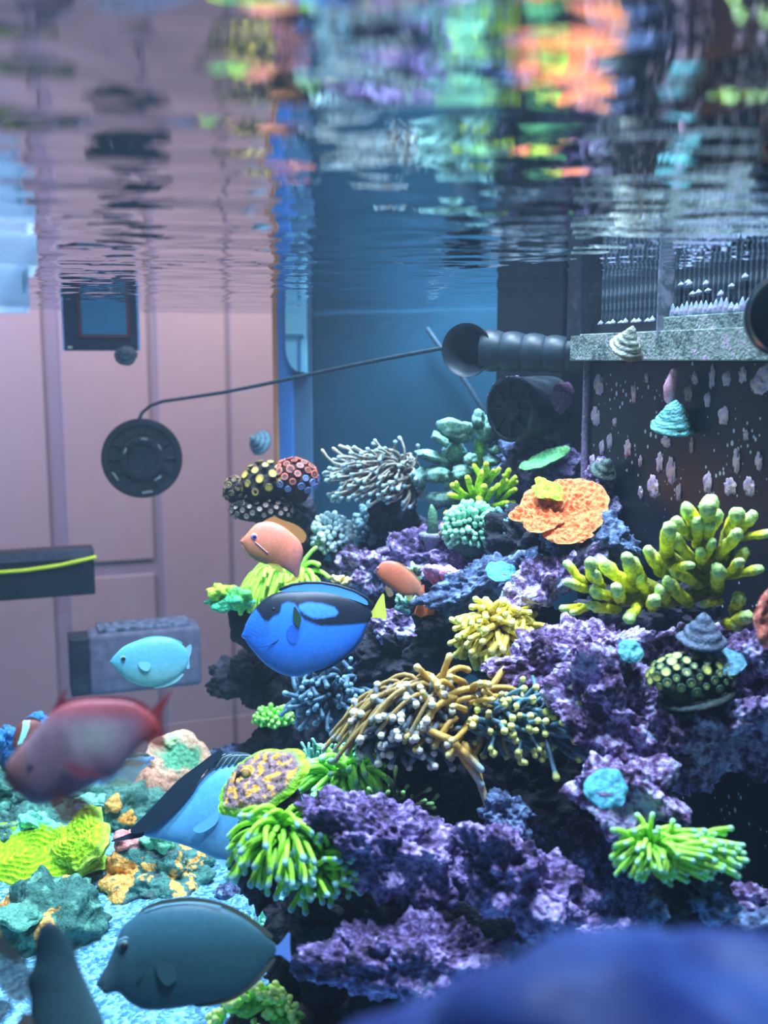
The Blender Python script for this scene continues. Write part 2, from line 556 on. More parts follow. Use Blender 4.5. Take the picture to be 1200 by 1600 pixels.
ICO = {}
def ico(sub):
    if sub not in ICO:
        bm = bmesh.new()
        bmesh.ops.create_icosphere(bm, subdivisions=sub, radius=1.0)
        ICO[sub] = ([v.co.copy() for v in bm.verts], [tuple(v.index for v in f.verts) for f in bm.faces])
        bm.free()
    return ICO[sub]
def lump_mesh(name, radii, m, seed, sub=5, rot=(0, 0, 0), big=0.24, lump=0.0045, fine=0.0016, cols=None, flat=None):
    vs, fs = ico(sub)
    R = Euler([math.radians(a) for a in rot]).to_matrix()
    o = Vector((seed * 3.17, seed * 1.73, seed * 2.31))
    out = []
    rm = sum(radii) / 3
    for n in vs:
        h = 1 + big * 1.6 * noise.noise(n * 1.3 + o) + big * 0.7 * noise.noise(n * 2.9 + o)
        p = Vector((n.x * radii[0] * h, n.y * radii[1] * h, n.z * radii[2] * h))
        if lump:
            r1 = noise.noise(p / 0.017 + o)
            r2 = noise.noise(p / 0.0075 + o)
            r3 = noise.noise(p / 0.0042 - o)
            p += n * (lump * (1.5 * r1 + 0.75 * r2 + 0.4 * r3 + 1.3 * (0.3 - abs(noise.noise(p / 0.026 - o)) * 1.7)))
        if fine:
            p += n * fine * noise.noise(p / 0.0032 + o)
        out.append(R @ p)
    mb = MB()
    cl = [cols(n) for n in vs] if cols else (1, 1, 1)
    mb.add(out, fs, cl)
    return mb.mesh(name, m)
SEED = [10]
def rock(label, px, py, d, rx, ry, ryd=None, rot=0, m='rock_lavender', sub=5, name='reef_rock', cat='rock', big=0.24, group='live rocks of the reef', tilt=0, yaw=0, lump=0.0045):
    s = S(py, d)
    SEED[0] += 1
    rr = (rx * s, (ryd or (rx + ry) / 2) * s, ry * s)
    lump *= max(0.5, min(1.5, (rx + ry) / 2 * s / 0.024))
    me = lump_mesh(name, rr, MATS[m], SEED[0], sub + 1, (tilt, rot, yaw), big=big, lump=lump, fine=0.0026)
    return tag(link(name, me, None, P(px, py, d)), label, cat, group)

# upper left column behind the blue tang
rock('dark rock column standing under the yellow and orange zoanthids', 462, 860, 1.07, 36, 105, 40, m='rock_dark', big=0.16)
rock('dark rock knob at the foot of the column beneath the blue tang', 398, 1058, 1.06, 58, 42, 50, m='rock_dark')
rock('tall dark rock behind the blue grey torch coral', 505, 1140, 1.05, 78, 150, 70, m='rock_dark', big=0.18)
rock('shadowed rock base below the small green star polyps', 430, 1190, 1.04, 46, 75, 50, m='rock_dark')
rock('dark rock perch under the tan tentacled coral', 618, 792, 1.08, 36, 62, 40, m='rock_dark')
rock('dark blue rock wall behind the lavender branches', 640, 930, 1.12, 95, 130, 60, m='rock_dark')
# the lavender jumble in the middle
rock('knobbly lavender rock right behind the tail of the blue tang', 575, 892, 1.02, 40, 34, 40, m='rock_lavender', rot=20, big=0.4)
rock('pale lavender rock piece below the fuzzy pale blue coral', 540, 890, 1.06, 30, 24, 30, m='rock_lavender', big=0.4)
rock('lavender rock arm reaching up beside the cone coral plug', 655, 850, 1.02, 62, 22, 40, m='rock_lavender', rot=-14, big=0.4)
rock('lavender rock beneath the cone coral plug', 640, 890, 1.00, 46, 40, 40, m='rock_lavender', big=0.4)
rock('crumbly lavender rock beside the orange clip', 690, 985, 0.93, 50, 34, 40, m='rock_lavender', rot=15, big=0.35)
rock('dark overhanging rock with lavender crest above the large torch coral', 630, 1018, 0.95, 78, 46, 60, m='rock_dark', big=0.3)
rock('lavender crest piece lying just behind the tail fin of the tang', 622, 978, 0.94, 44, 20, 36, m='rock_lavender', rot=15, big=0.4)
rock('violet rock crag left of the teal bushy coral', 690, 870, 0.98, 55, 40, 45, m='rock_violet', rot=-20, big=0.35)
# upper right
rock('violet rock block under the bright green plate coral', 850, 730, 1.03, 58, 40, 40, m='rock_violet')
rock('blue violet rock point between the leather lobes and green plate', 800, 720, 1.06, 34, 28, 30, m='rock_blue', rot=-30, big=0.4)
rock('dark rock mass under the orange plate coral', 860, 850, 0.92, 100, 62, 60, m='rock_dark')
rock('lavender rock shoulder right of the orange plate coral', 945, 785, 0.90, 55, 48, 40, m='rock_lavender', rot=20)
rock('grey blue rock below the orange plate coral', 925, 850, 0.84, 75, 36, 40, m='rock_blue', rot=12)
rock('long lavender rock bar leaning beside the finger coral', 862, 905, 0.82, 92, 32, 40, m='rock_lavender', rot=-34)
rock('lavender rock ledge with a cyan lip above the yellow coral', 760, 912, 0.88, 90, 34, 45, m='rock_blue', rot=-18, big=0.32)
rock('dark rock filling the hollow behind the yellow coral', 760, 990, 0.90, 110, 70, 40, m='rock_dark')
# shelf beneath the finger coral
rock('broad lavender rock shelf to the right of the yellow coral', 905, 1030, 0.74, 125, 48, 60, m='rock_lavender', rot=-8, sub=6)
rock('lavender rock shelf under the grey cone snail', 1080, 1030, 0.72, 110, 42, 55, m='rock_lavender', rot=-6, sub=5)
rock('lavender rock block by the pink coral edge', 1180, 1030, 0.68, 60, 50, 50, m='rock_lavender', rot=-10)
rock('dark rock behind the foot of the finger coral', 1040, 962, 0.765, 150, 50, 30, m='rock_dark')
# right flank
rock('large pitted lavender rock slab right of the torch corals', 985, 1135, 0.68, 125, 78, 70, m='rock_lavender', rot=28, sub=6, big=0.3)
rock('pitted lavender rock slab below the dark green zoanthids', 1125, 1140, 0.66, 110, 64, 60, m='rock_lavender', rot=-18, sub=6, big=0.3)
rock('lavender rock nose holding the round cyan disc', 980, 1235, 0.63, 78, 50, 45, m='rock_lavender', rot=8, big=0.34)
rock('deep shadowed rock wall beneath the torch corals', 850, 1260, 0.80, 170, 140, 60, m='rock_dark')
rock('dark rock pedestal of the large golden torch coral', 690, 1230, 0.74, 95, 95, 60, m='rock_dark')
rock('small slate rock below the golden torch coral', 790, 1275, 0.67, 40, 38, 34, m='rock_blue')
# front ridge
rock('long violet boulder sloping behind the neon green hammer coral', 612, 1328, 0.64, 150, 60, 66, m='rock_violet', rot=27, sub=6, big=0.2)
rock('violet boulder sloping down in the middle of the front ridge', 828, 1385, 0.61, 140, 58, 64, m='rock_violet', rot=39, sub=6, big=0.2)
rock('dim violet boulder behind the middle of the front ridge', 930, 1365, 0.71, 125, 62, 56, m='rock_violet', rot=42, big=0.2)
rock('low violet rock ledge along the foot of the front ridge', 650, 1500, 0.60, 185, 56, 66, m='rock_violet', rot=4, sub=6, big=0.16)
rock('dark rock pillar carrying the neon green hammer coral', 482, 1490, 0.665, 62, 112, 60, m='rock_dark', big=0.14)
rock('dark rock shoulder left of the neon green hammer coral', 408, 1335, 0.70, 34, 78, 40, m='rock_dark', big=0.2)
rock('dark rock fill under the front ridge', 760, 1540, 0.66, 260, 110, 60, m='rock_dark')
rock('small lavender rock by the grey blue pebble', 950, 1462, 0.56, 46, 22, 30, m='rock_lavender', rot=12)
rock('grey blue pebble standing below the right green torch coral', 1030, 1432, 0.56, 17, 26, 20, m='rock_blue', big=0.12)
rock('grey blue stone right of the right green torch coral', 1108, 1408, 0.57, 34, 30, 30, m='rock_blue', big=0.2)
rock('dark rock stalk carrying the right green torch coral', 1060, 1400, 0.585, 36, 62, 36, m='rock_dark', big=0.14)
rock('blue rock heap under the right front of the reef', 1140, 1480, 0.58, 110, 55, 60, m='rock_blue', sub=5)
rock('pale lavender stone on the blue rock heap', 1188, 1410, 0.60, 44, 20, 30, m='rock_lavender', rot=18)
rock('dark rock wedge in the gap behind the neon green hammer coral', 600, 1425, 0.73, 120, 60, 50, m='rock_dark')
# left, on the sand
rock('dark green rock mound under the blue lobed coral', 25, 1235, 0.99, 85, 48, 60, m='rock_teal', sub=5)
rock('low teal rock behind the yellow green ruffled coral', 50, 1310, 0.93, 80, 40, 60, m='rock_teal')
rock('dim blue rock half buried in the sand by the pillar', 365, 1402, 0.83, 32, 20, 30, m='rock_blue')
rock('grey rock lump behind the orange spotted plate coral', 350, 1190, 1.04, 38, 20, 30, m='rock_blue')

# ------------------------------------------------------------------ corals
def tent_variants(name, L, r, stem, tip, nvar=5, bend=0.5, tipr=1.0, seg=7, n=6, droop=0.0, tipfrac=0.97, base=None):
    out = []
    for k in range(nvar):
        a, b = rnd(-bend, bend), rnd(-bend, bend)
        w = rnd(-bend, bend) * 0.5
        pts, rad, cc = [], [], []
        for i in range(seg + 1):
            t = i / seg
            pts.append((L * (a * t * t + w * math.sin(t * 3.1)), L * (b * t * t), L * t * (1 - droop * t)))
            rr = r * (1.0 - 0.22 * t)
            if t >= tipfrac:
                rr = r * tipr
            rad.append(rr)
            cc.append(tip if t >= tipfrac else lerp(base or stem, stem, min(1, t * 2)))
        out.append(MB().tube(pts, rad, cc, n=n).mesh(name, VC))
    return out

def fib(n):
    for i in range(n):
        z = 1 - 2 * (i + 0.5) / n
        r = math.sqrt(max(0, 1 - z * z))
        an = i * 2.399963
        yield Vector((r * math.cos(an), r * math.sin(an), z))
def head(parent, variants, c, radii, n, flow=(0, 0, 0), zmin=-0.25, ymax=0.55, jit=0.25, sc=(0.8, 1.2), name='tentacle', depth=0.9, cond=None):
    c = Vector(c)
    for nrm in fib(n):
        if nrm.z < zmin or nrm.y > ymax or (cond and not cond(nrm)):
            continue
        p = c + Vector((nrm.x * radii[0], nrm.y * radii[1], nrm.z * radii[2])) * depth
        dv = Vector((nrm.x / radii[0], nrm.y / radii[1], nrm.z / radii[2])).normalized()
        dv = (dv + Vector(flow) + Vector((rnd(-jit, jit), rnd(-jit, jit), rnd(-jit, jit)))).normalized()
        q = dv.to_track_quat('Z', 'Y') @ Quaternion((0, 0, 1), rnd(0, 6.28))
        k = rnd(*sc)
        link(name, random.choice(variants), parent, p, q, (k, k, k))
def drape(parent, c, radii, n, L, r, stem, tip, flow=(0, 0, -1), bend=0.25, jit=0.12, base=None, zmin=-0.3, ymax=0.3, lenr=(0.7, 1.1), name='tentacle', tipr=1.05, seg=7, cond=None, sides=6, start=0.0):
    """tentacles that leave the flesh along its normal, bend with the current and lie over the body"""
    c = Vector(c); flow = Vector(flow)
    for nrm in fib(n):
        if nrm.z < zmin or nrm.y > ymax or (cond and not cond(nrm)):
            continue
        p = c + Vector((nrm.x * radii[0], nrm.y * radii[1], nrm.z * radii[2]))
        dv = (Vector((nrm.x / radii[0], nrm.y / radii[1], nrm.z / radii[2])).normalized() + flow * start + Vector((rnd(-1, 1), rnd(-1, 1), rnd(-1, 1))) * jit * 1.5).normalized()
        wob = Vector((rnd(-1, 1), rnd(-1, 1), rnd(-1, 1))) * jit
        ll = L * rnd(*lenr) / seg
        pts, root = [Vector((0, 0, 0))], p.copy()
        for i in range(seg):
            dv = (dv + flow * bend + wob + Vector((rnd(-1, 1), rnd(-1, 1), rnd(-1, 1))) * jit * 0.6).normalized()
            p = p + dv * ll
            e = Vector(((p.x - c.x) / radii[0], (p.y - c.y) / radii[1], (p.z - c.z) / radii[2])).length
            if e < 1.06:
                p = c + (p - c) * (1.06 / max(e, 0.2))
            pts.append(p - root)
        k = rnd(0.85, 1.15)
        cc = [lerp(base or stem, stem, min(1, q / seg * 1.8)) for q in range(seg)] + [tip]
        sh = rnd(0.8, 1.15)
        cc = [tuple(min(0.95, x * sh) for x in q) for q in cc]
        rad = [r * k * (1 - 0.18 * q / seg) for q in range(seg)] + [r * k * tipr]
        MB().tube(pts, rad, cc, n=sides).build(name, VC, parent, root)
def mound(parent, name, c, radii, colr, seed, m=None, sub=5, lump=0.002, big=0.12, rot=(0, 0, 0)):
    SEED[0] += 1
    vs = (lambda n: lerp(tuple(x * 0.75 for x in colr), colr, 0.5 + 0.5 * noise.noise(n * 4))) if isinstance(colr, tuple) else colr
    me = lump_mesh(name, radii, m or VROUGH, SEED[0], sub, rot, big=big, lump=lump, fine=0.0006, cols=vs)
    return link(name, me, parent, c)

def at(px, py, d):                # place and scale of a coral traced around that pixel
    return P(px, py, d), S(py, d)
class Loc:                         # pixel offsets around an anchor become metres
    def __init__(s, px, py, d):
        s.px, s.py, s.d = px, py, d
        s.o, s.s = at(px, py, d)
    def __call__(s, x, y, dy=0.0):
        return Vector(((x - s.px) * s.s, dy, -(y - s.py) * s.s))

NG, NGT = A(132, 238, 62), A(128, 196, 214)
# neon green hammer coral on the pillar
L = Loc(470, 1340, 0.635)
t = thing('hammer_coral', 'neon green hammer coral with pale blue tips crowning the dark pillar', 'coral', L.o)
mound(t, 'polyp_base', L(440, 1325, 0.0), (38 * L.s, 30 * L.s, 46 * L.s), A(60, 140, 40), 1)
mound(t, 'polyp_base', L(508, 1350, 0.0), (36 * L.s, 28 * L.s, 42 * L.s), A(60, 140, 40), 1)
GS, GB = A(138, 240, 62), A(84, 176, 40)
drape(t, L(440, 1322), (40 * L.s, 32 * L.s, 48 * L.s), 190, 62 * L.s, 5.0 * L.s, GS, NGT, flow=(-.05, -.05, -1), bend=0.28, base=GB, zmin=-0.25, ymax=0.25)
drape(t, L(505, 1350), (36 * L.s, 30 * L.s, 42 * L.s), 150, 42 * L.s, 5.2 * L.s, GS, NGT, flow=(.5, -.4, -.2), bend=0.12, jit=0.2, base=GB, zmin=-0.7, ymax=0.2)
mound(t, 'stalk', L(478, 1420, 0.02), (32 * L.s, 30 * L.s, 55 * L.s), A(30, 40, 46), 1)
# neon green torch on the right stalk
L = Loc(1045, 1335, 0.575)
t = thing('torch_coral', 'neon green torch coral swept sideways on the right dark stalk', 'coral', L.o)
mound(t, 'polyp_base', L(1045, 1335, 0.006), (56 * L.s, 30 * L.s, 22 * L.s), A(60, 140, 50), 1)
GS = A(142, 246, 84)
drape(t, L(1012, 1330), (28 * L.s, 22 * L.s, 24 * L.s), 130, 40 * L.s, 4.5 * L.s, GS, A(140, 220, 180), flow=(-.35, -.1, -1), bend=0.25, base=GB, zmin=-0.2, ymax=0.3)
drape(t, L(1060, 1328), (40 * L.s, 24 * L.s, 18 * L.s), 190, 60 * L.s, 4.5 * L.s, GS, A(140, 220, 200), flow=(1, -.05, -.3), bend=0.5, start=0.4, base=GB, zmin=-0.3, ymax=0.3)
# large golden torch coral, two-tone
L = Loc(670, 1130, 0.72)
t = thing('torch_coral', 'large golden torch coral with blue white tips sweeping over its dark dome', 'coral', L.o)
mound(t, 'polyp_base', L(665, 1135, 0.02), (100 * L.s, 52 * L.s, 66 * L.s), A(36, 42, 54), 1)
gold = A(166, 148, 78)
drape(t, L(650, 1135), (86 * L.s, 50 * L.s, 60 * L.s), 300, 34 * L.s, 5.2 * L.s, A(96, 120, 146), A(206, 226, 224), flow=(-.2, -.3, -.7), bend=0.15, jit=0.3, base=A(44, 54, 68), zmin=-0.55, ymax=0.0, tipr=1.25, lenr=(.5, 1), cond=lambda n: n.x < 0.55)
drape(t, L(665, 1130), (96 * L.s, 54 * L.s, 66 * L.s), 210, 90 * L.s, 4.0 * L.s, A(140, 132, 92), A(150, 170, 186), flow=(-.55, -.05, -1), bend=0.55, start=0.3, jit=0.08, base=A(120, 106, 62), zmin=0.1, ymax=0.35, cond=lambda n: n.x < 0.25 and n.y > -0.55)
drape(t, L(720, 1112), (52 * L.s, 44 * L.s, 44 * L.s), 110, 62 * L.s, 5.6 * L.s, gold, A(206, 196, 140), flow=(.3, -.3, -.5), bend=0.25, jit=0.36, base=A(110, 92, 48), zmin=-0.3, ymax=0.2)
for (x, y, dx, dz) in [(705, 1125, .75, -.75), (740, 1140, .4, -.9), (690, 1120, .9, -.5)]:
    dv = Vector((dx, -.3, dz)).normalized()
    a = L(x - 20, y, -0.03)
    MB().tube([a, a + dv * 30 * L.s + Vector((4 * L.s, 0, 4 * L.s)), a + dv * 60 * L.s, a + dv * 88 * L.s + Vector((0, 0, -8 * L.s))], [6.2 * L.s, 6.5 * L.s, 6 * L.s, 5.4 * L.s], [gold, gold, A(196, 170, 96), A(150, 200, 215)], n=8).build('tentacle', VC, t)
# teal torch with yellow tips
L = Loc(850, 1130, 0.70)
t = thing('torch_coral', 'teal torch coral with yellow tips streaming over the lavender slab', 'coral', L.o)
mound(t, 'polyp_base', L(815, 1132, 0.015), (46 * L.s, 30 * L.s, 30 * L.s), A(36, 52, 64), 1)
drape(t, L(802, 1130), (40 * L.s, 26 * L.s, 36 * L.s), 150, 42 * L.s, 4.0 * L.s, A(74, 122, 150), A(206, 220, 136), flow=(.6, -.3, -.2), bend=0.2, jit=0.25, base=A(38, 62, 82), zmin=-0.7, ymax=0.2, tipr=1.45)
drape(t, L(850, 1128), (36 * L.s, 24 * L.s, 24 * L.s), 120, 78 * L.s, 4.0 * L.s, A(74, 122, 156), A(206, 220, 136), flow=(1, -.1, -.05), bend=0.3, jit=0.25, base=A(38, 62, 82), zmin=-0.7, ymax=0.2, tipr=1.45, cond=lambda n: n.x > -0.2)
# yellow coral
L = Loc(778, 995, 0.80)
t = thing('anemone_coral', 'yellow fat tentacled coral sitting above the golden torch coral', 'coral', L.o)
mound(t, 'polyp_base', L(778, 998, 0.01), (48 * L.s, 34 * L.s, 40 * L.s), A(120, 110, 44), 1)
drape(t, L(778, 992), (46 * L.s, 32 * L.s, 36 * L.s), 230, 32 * L.s, 5.4 * L.s, A(206, 200, 92), A(222, 228, 140), flow=(0, -.2, -1), bend=0.22, jit=0.2, base=A(130, 120, 46), zmin=-0.6, ymax=0.2)
# blue grey torch
L = Loc(520, 1085, 0.93)
t = thing('torch_coral', 'dull blue grey torch coral below the blue tang', 'coral', L.o)
mound(t, 'polyp_base', L(522, 1090, 0.015), (50 * L.s, 36 * L.s, 40 * L.s), A(28, 42, 54), 1)
drape(t, L(520, 1085), (46 * L.s, 32 * L.s, 36 * L.s), 190, 40 * L.s, 4.2 * L.s, A(72, 112, 150), A(110, 160, 196), flow=(0, -.2, -.6), bend=0.16, jit=0.25, base=A(34, 50, 66), zmin=-0.45, ymax=0.2)
# neon green coral behind the tang
L = Loc(435, 915, 1.02)
t = thing('leather_coral', 'neon green noodle coral tucked between the pink anthias and blue tang', 'coral', L.o)
mound(t, 'polyp_base', L(434, 918, 0.005), (40 * L.s, 24 * L.s, 38 * L.s), A(90, 190, 54), 1)
GS = A(156, 255, 84)
drape(t, L(432, 915), (36 * L.s, 24 * L.s, 34 * L.s), 260, 46 * L.s, 3.9 * L.s, GS, A(168, 255, 110), flow=(-.2, -.05, -1), bend=0.5, start=0.35, base=A(110, 220, 60), zmin=-0.2, ymax=0.25)
drape(t, L(472, 905), (12 * L.s, 12 * L.s, 20 * L.s), 40, 34 * L.s, 4.4 * L.s, GS, A(168, 255, 110), flow=(0.1, -.05, -1), bend=0.3, base=A(110, 220, 60), zmin=-0.2, ymax=0.3)
MB().tube([L(470, 890), L(478, 872), L(488, 860), L(494, 855)], 3.2 * L.s, A(150, 235, 110), n=6).build('long_tentacle', VC, t)
# small green plate on stalk
L = Loc(362, 935, 1.0)
t = thing('chalice_coral', 'small green and yellow crinkled coral on a dark stalk left of the tang', 'coral', L.o)
mound(t, 'stalk', L(378, 985, 0.01), (22 * L.s, 20 * L.s, 46 * L.s), A(30, 40, 48), 1, rot=(0, -14, 0))
for (x, y, rx, ry, c_) in [(362, 938, 32, 13, A(70, 190, 150)), (350, 925, 22, 14, A(150, 210, 80)), (376, 930, 18, 14, A(100, 210, 120)), (340, 918, 12, 8, A(180, 200, 80)), (370, 945, 26, 10, A(80, 200, 190))]:
    mound(t, 'ruffle', L(x, y, rnd(-.008, .004)), (rx * L.s, 18 * L.s, ry * L.s), c_, 1, lump=0.0035, sub=4, big=0.3)
# small green star polyps
L = Loc(428, 1120, 1.0)
t = thing('star_polyps', 'small green star polyp clump below the dark knob', 'coral', L.o)
mound(t, 'mat', L(428, 1124, 0), (26 * L.s, 18 * L.s, 12 * L.s), A(70, 170, 70), 1)
tv = tent_variants('polyp', 7 * L.s, 4 * L.s, A(110, 225, 90), A(150, 245, 130), bend=0.2, seg=3)
head(t, tv, L(428, 1122), (27 * L.s, 18 * L.s, 13 * L.s), 90, zmin=-0.3, ymax=0.3, name='polyp')
# green torch behind the plate
L = Loc(545, 1210, 0.74)
t = thing('torch_coral', 'green torch coral bending over behind the orange spotted plate', 'coral', L.o)
mound(t, 'polyp_base', L(545, 1225, 0.02), (50 * L.s, 24 * L.s, 18 * L.s), A(50, 110, 60), 1)
GS = A(124, 232, 84)
drape(t, L(522, 1216), (30 * L.s, 20 * L.s, 16 * L.s), 70, 48 * L.s, 5.4 * L.s, GS, A(130, 205, 190), flow=(-.6, -.1, -.7), bend=0.3, base=GB, zmin=-0.3, ymax=0.3)
drape(t, L(566, 1210), (30 * L.s, 20 * L.s, 18 * L.s), 90, 52 * L.s, 5.4 * L.s, GS, A(130, 205, 190), flow=(.45, -.1, -1), bend=0.3, base=GB, zmin=-0.3, ymax=0.3)
# dark brown feathery tentacles
L = Loc(640, 1265, 0.70)
t = thing('tentacle_coral', 'dark brown coral of thin tentacles with tiny green tips under the golden torch', 'coral', L.o)
mound(t, 'polyp_base', L(620, 1290, 0.012), (26 * L.s, 20 * L.s, 24 * L.s), A(30, 34, 36), 1)
tv = tent_variants('tentacle', 80 * L.s, 2.8 * L.s, A(62, 66, 58), A(120, 190, 120), bend=0.5, base=A(36, 40, 40), tipr=1.5, tipfrac=0.95)
for i in range(46):
    an = rnd(-0.6, 1.75)
    dv = Vector((math.sin(an), rnd(-0.6, 0.0), math.cos(an))).normalized()
    k = rnd(0.5, 1.0)
    link('tentacle', random.choice(tv), t, L(612 + rnd(-8, 10), 1286 + rnd(-8, 8), 0), dv.to_track_quat('Z', 'Y') @ Quaternion((0, 0, 1), rnd(0, 6)), (k, k, k))
# tan tentacled coral high on its perch
L = Loc(590, 745, 1.05)
t = thing('tentacle_coral', 'tan coral with thin flowing tentacles against the blue back panel', 'coral', L.o)
mound(t, 'polyp_base', L(598, 752, 0.01), (42 * L.s, 30 * L.s, 30 * L.s), A(52, 56, 66), 1)
drape(t, L(596, 748), (46 * L.s, 30 * L.s, 32 * L.s), 300, 42 * L.s, 2.3 * L.s, A(120, 128, 130), A(130, 180, 210), flow=(-.9, -.1, -.45), bend=0.3, jit=0.18, base=A(64, 70, 76), zmin=-0.5, ymax=0.2, tipr=1.6, sides=5)
for pts in ([(575, 735), (545, 728), (522, 722), (511, 712), (505, 703)], [(580, 728), (555, 722), (535, 710), (522, 700)], [(585, 722), (560, 716), (545, 700), (532, 696)]):
    MB().tube([L(x, y, -0.008) for x, y in pts], [2.4 * L.s] * (len(pts) - 1) + [3.2 * L.s], A(150, 158, 152), n=6).build('long_tentacle', VC, t)
# fuzzy pale blue corals on stalks
for (px, py, d, r, lab, c1, c2) in [(520, 838, 1.06, 30, 'fuzzy pale blue coral ball in front of the back panel', A(90, 128, 158), A(160, 205, 230)), (590, 820, 1.10, 32, 'fuzzy slate blue coral topping a cyan stalk', A(60, 92, 112), A(96, 142, 172))]:
    L = Loc(px, py, d)
    t = thing('goniopora_coral', lab, 'coral', L.o)
    mound(t, 'polyp_base', L(px, py + 4, 0.005), (r * 0.85 * L.s,) * 3, A(50, 70, 84), 1)
    tv = tent_variants('polyp', 12 * L.s, 2.6 * L.s, c1, c2, bend=0.4, seg=3, tipr=1.7, tipfrac=0.6)
    head(t, tv, L(px, py), (r * 0.8 * L.s,) * 3, 190, zmin=-0.6, ymax=0.3, name='polyp')
    MB().tube([L(px + 8, py + 20, 0.012), L(px + 14, py + 50, 0.012), L(px + 22, py + 80, 0.02)], [14 * L.s, 15 * L.s, 20 * L.s], A(82, 120, 150) if px < 560 else A(88, 160, 190), n=12, noise_amp=0.4).build('stalk', VROUGH, t)
# teal bushy coral and its darker neighbour
L = Loc(738, 828, 0.95)
t = thing('goniopora_coral', 'teal bushy coral mound left of the orange plate coral', 'coral', L.o)
mound(t, 'polyp_base', L(738, 832, 0.005), (36 * L.s, 28 * L.s, 34 * L.s), A(50, 100, 100), 1)
tv = tent_variants('polyp', 12 * L.s, 3.2 * L.s, A(84, 160, 150), A(120, 200, 185), bend=0.4, seg=3, tipr=1.4, tipfrac=0.6)
head(t, tv, L(738, 826), (36 * L.s, 28 * L.s, 32 * L.s), 230, zmin=-0.6, ymax=0.25, name='polyp')
L = Loc(795, 830, 0.93)
t = thing('goniopora_coral', 'dark blue grey bristly coral tucked beneath the orange plate', 'coral', L.o)
mound(t, 'polyp_base', L(795, 832, 0.005), (26 * L.s, 24 * L.s, 28 * L.s), A(34, 56, 70), 1)
tv = tent_variants('polyp', 12 * L.s, 2.6 * L.s, A(58, 98, 120), A(80, 130, 150), bend=0.4, seg=3, tipr=1.2, tipfrac=0.6)
head(t, tv, L(795, 826), (26 * L.s, 22 * L.s, 26 * L.s), 150, zmin=-0.5, ymax=0.25, name='polyp')

# zoanthid colonies: a fleshy mound set with disc polyps
def polyp_mesh(name, r, rim, mid, heart, skirt):
    prof = [(0.25 * r, -0.9 * r), (0.6 * r, -0.4 * r), (0.95 * r, 0.12 * r), (1.0 * r, 0.3 * r), (0.86 * r, 0.36 * r), (0.6 * r, 0.26 * r), (0.34 * r, 0.22 * r), (0.16 * r, 0.26 * r), (0.02 * r, 0.28 * r)]
    return MB().lathe(prof, 12, [skirt, skirt, rim, rim, rim, mid, mid, heart, heart]).mesh(name, VC)
def colony(t, c, radii, n, meshes, zmin=-0.4, ymax=0.35, pick=None, sc=(0.75, 1.15)):
    for nrm in fib(n):
        if nrm.z < zmin or nrm.y > ymax:
            continue
        p = Vector(c) + Vector((nrm.x * radii[0], nrm.y * radii[1], nrm.z * radii[2])) * 1.14
        dv = (Vector((nrm.x / radii[0], nrm.y / radii[1], nrm.z / radii[2])).normalized() + Vector((rnd(-.25, .25), rnd(-.3, .1), rnd(-.25, .25)))).normalized()
        k = rnd(*sc)
        me = random.choice(pick(nrm) if pick else meshes)
        link('polyp', me, t, p, dv.to_track_quat('Z', 'Y'), (k, k, k))
L = Loc(440, 750, 1.04)
t = thing('zoanthid_colony', 'zoanthid colony with yellow, orange and blue discs atop the dark column', 'coral', L.o)
mound(t, 'mat', L(415, 755, 0), (34 * L.s, 30 * L.s, 30 * L.s), A(34, 34, 42), 1)
mound(t, 'mat', L(460, 752, 0), (32 * L.s, 28 * L.s, 30 * L.s), A(50, 36, 44), 1)
mound(t, 'mat', L(408, 798, 0), (44 * L.s, 26 * L.s, 18 * L.s), A(38, 40, 48), 1, rot=(0, 10, 0))
mound(t, 'mat', L(366, 768, 0), (15 * L.s, 14 * L.s, 20 * L.s), A(36, 36, 42), 1)
ye = [polyp_mesh('polyp', 8.0 * L.s, A(110, 104, 56), A(190, 178, 90), A(190, 190, 110), A(36, 34, 40))]
orr = [polyp_mesh('polyp', 7.0 * L.s, A(170, 96, 80), A(46, 32, 38), A(120, 74, 66), A(46, 34, 40)), polyp_mesh('polyp', 7.0 * L.s, A(190, 110, 100), A(90, 70, 80), A(70, 50, 56), A(46, 34, 40))]
bl = [polyp_mesh('polyp', 6.5 * L.s, A(90, 130, 200), A(70, 100, 190), A(180, 120, 110), A(40, 36, 44))]
gy = [polyp_mesh('polyp', 4.6 * L.s, A(80, 78, 82), A(150, 140, 140), A(90, 84, 90), A(40, 38, 44))]
colony(t, L(415, 755), (33 * L.s, 29 * L.s, 29 * L.s), 44, ye, sc=(0.7, 0.95))
colony(t, L(460, 750), (32 * L.s, 28 * L.s, 29 * L.s), 76, orr, pick=lambda n: bl if (n.z < 0.35 and random.random() < .6) else orr, sc=(0.75, 1.05))
colony(t, L(408, 798), (44 * L.s, 26 * L.s, 19 * L.s), 100, gy)
colony(t, L(366, 768), (15 * L.s, 14 * L.s, 20 * L.s), 30, [polyp_mesh('polyp', 5 * L.s, A(110, 100, 70), A(60, 56, 50), A(150, 140, 100), A(40, 38, 44))])
L = Loc(1085, 1060, 0.655)
t = thing('zoanthid_colony', 'dark green zoanthid colony on a flat disc on the right slab', 'coral', L.o)
mound(t, 'mat', L(1080, 1062, 0), (58 * L.s, 40 * L.s, 34 * L.s), A(34, 50, 46), 1)
MB().lathe([(10 * L.s, -10 * L.s), (56 * L.s, -5 * L.s), (62 * L.s, -1 * L.s), (56 * L.s, 2 * L.s), (5 * L.s, 4 * L.s)], 28, A(46, 64, 74)).build('disc', VROUGH, t, L(1088, 1086, 0), rot=Quaternion((0, 1, 0), math.radians(-14)))
MB().lathe([(14 * L.s, -40 * L.s), (16 * L.s, -20 * L.s), (20 * L.s, 0)], 14, A(50, 56, 74)).build('stem', VROUGH, t, L(1088, 1090, 0.005))
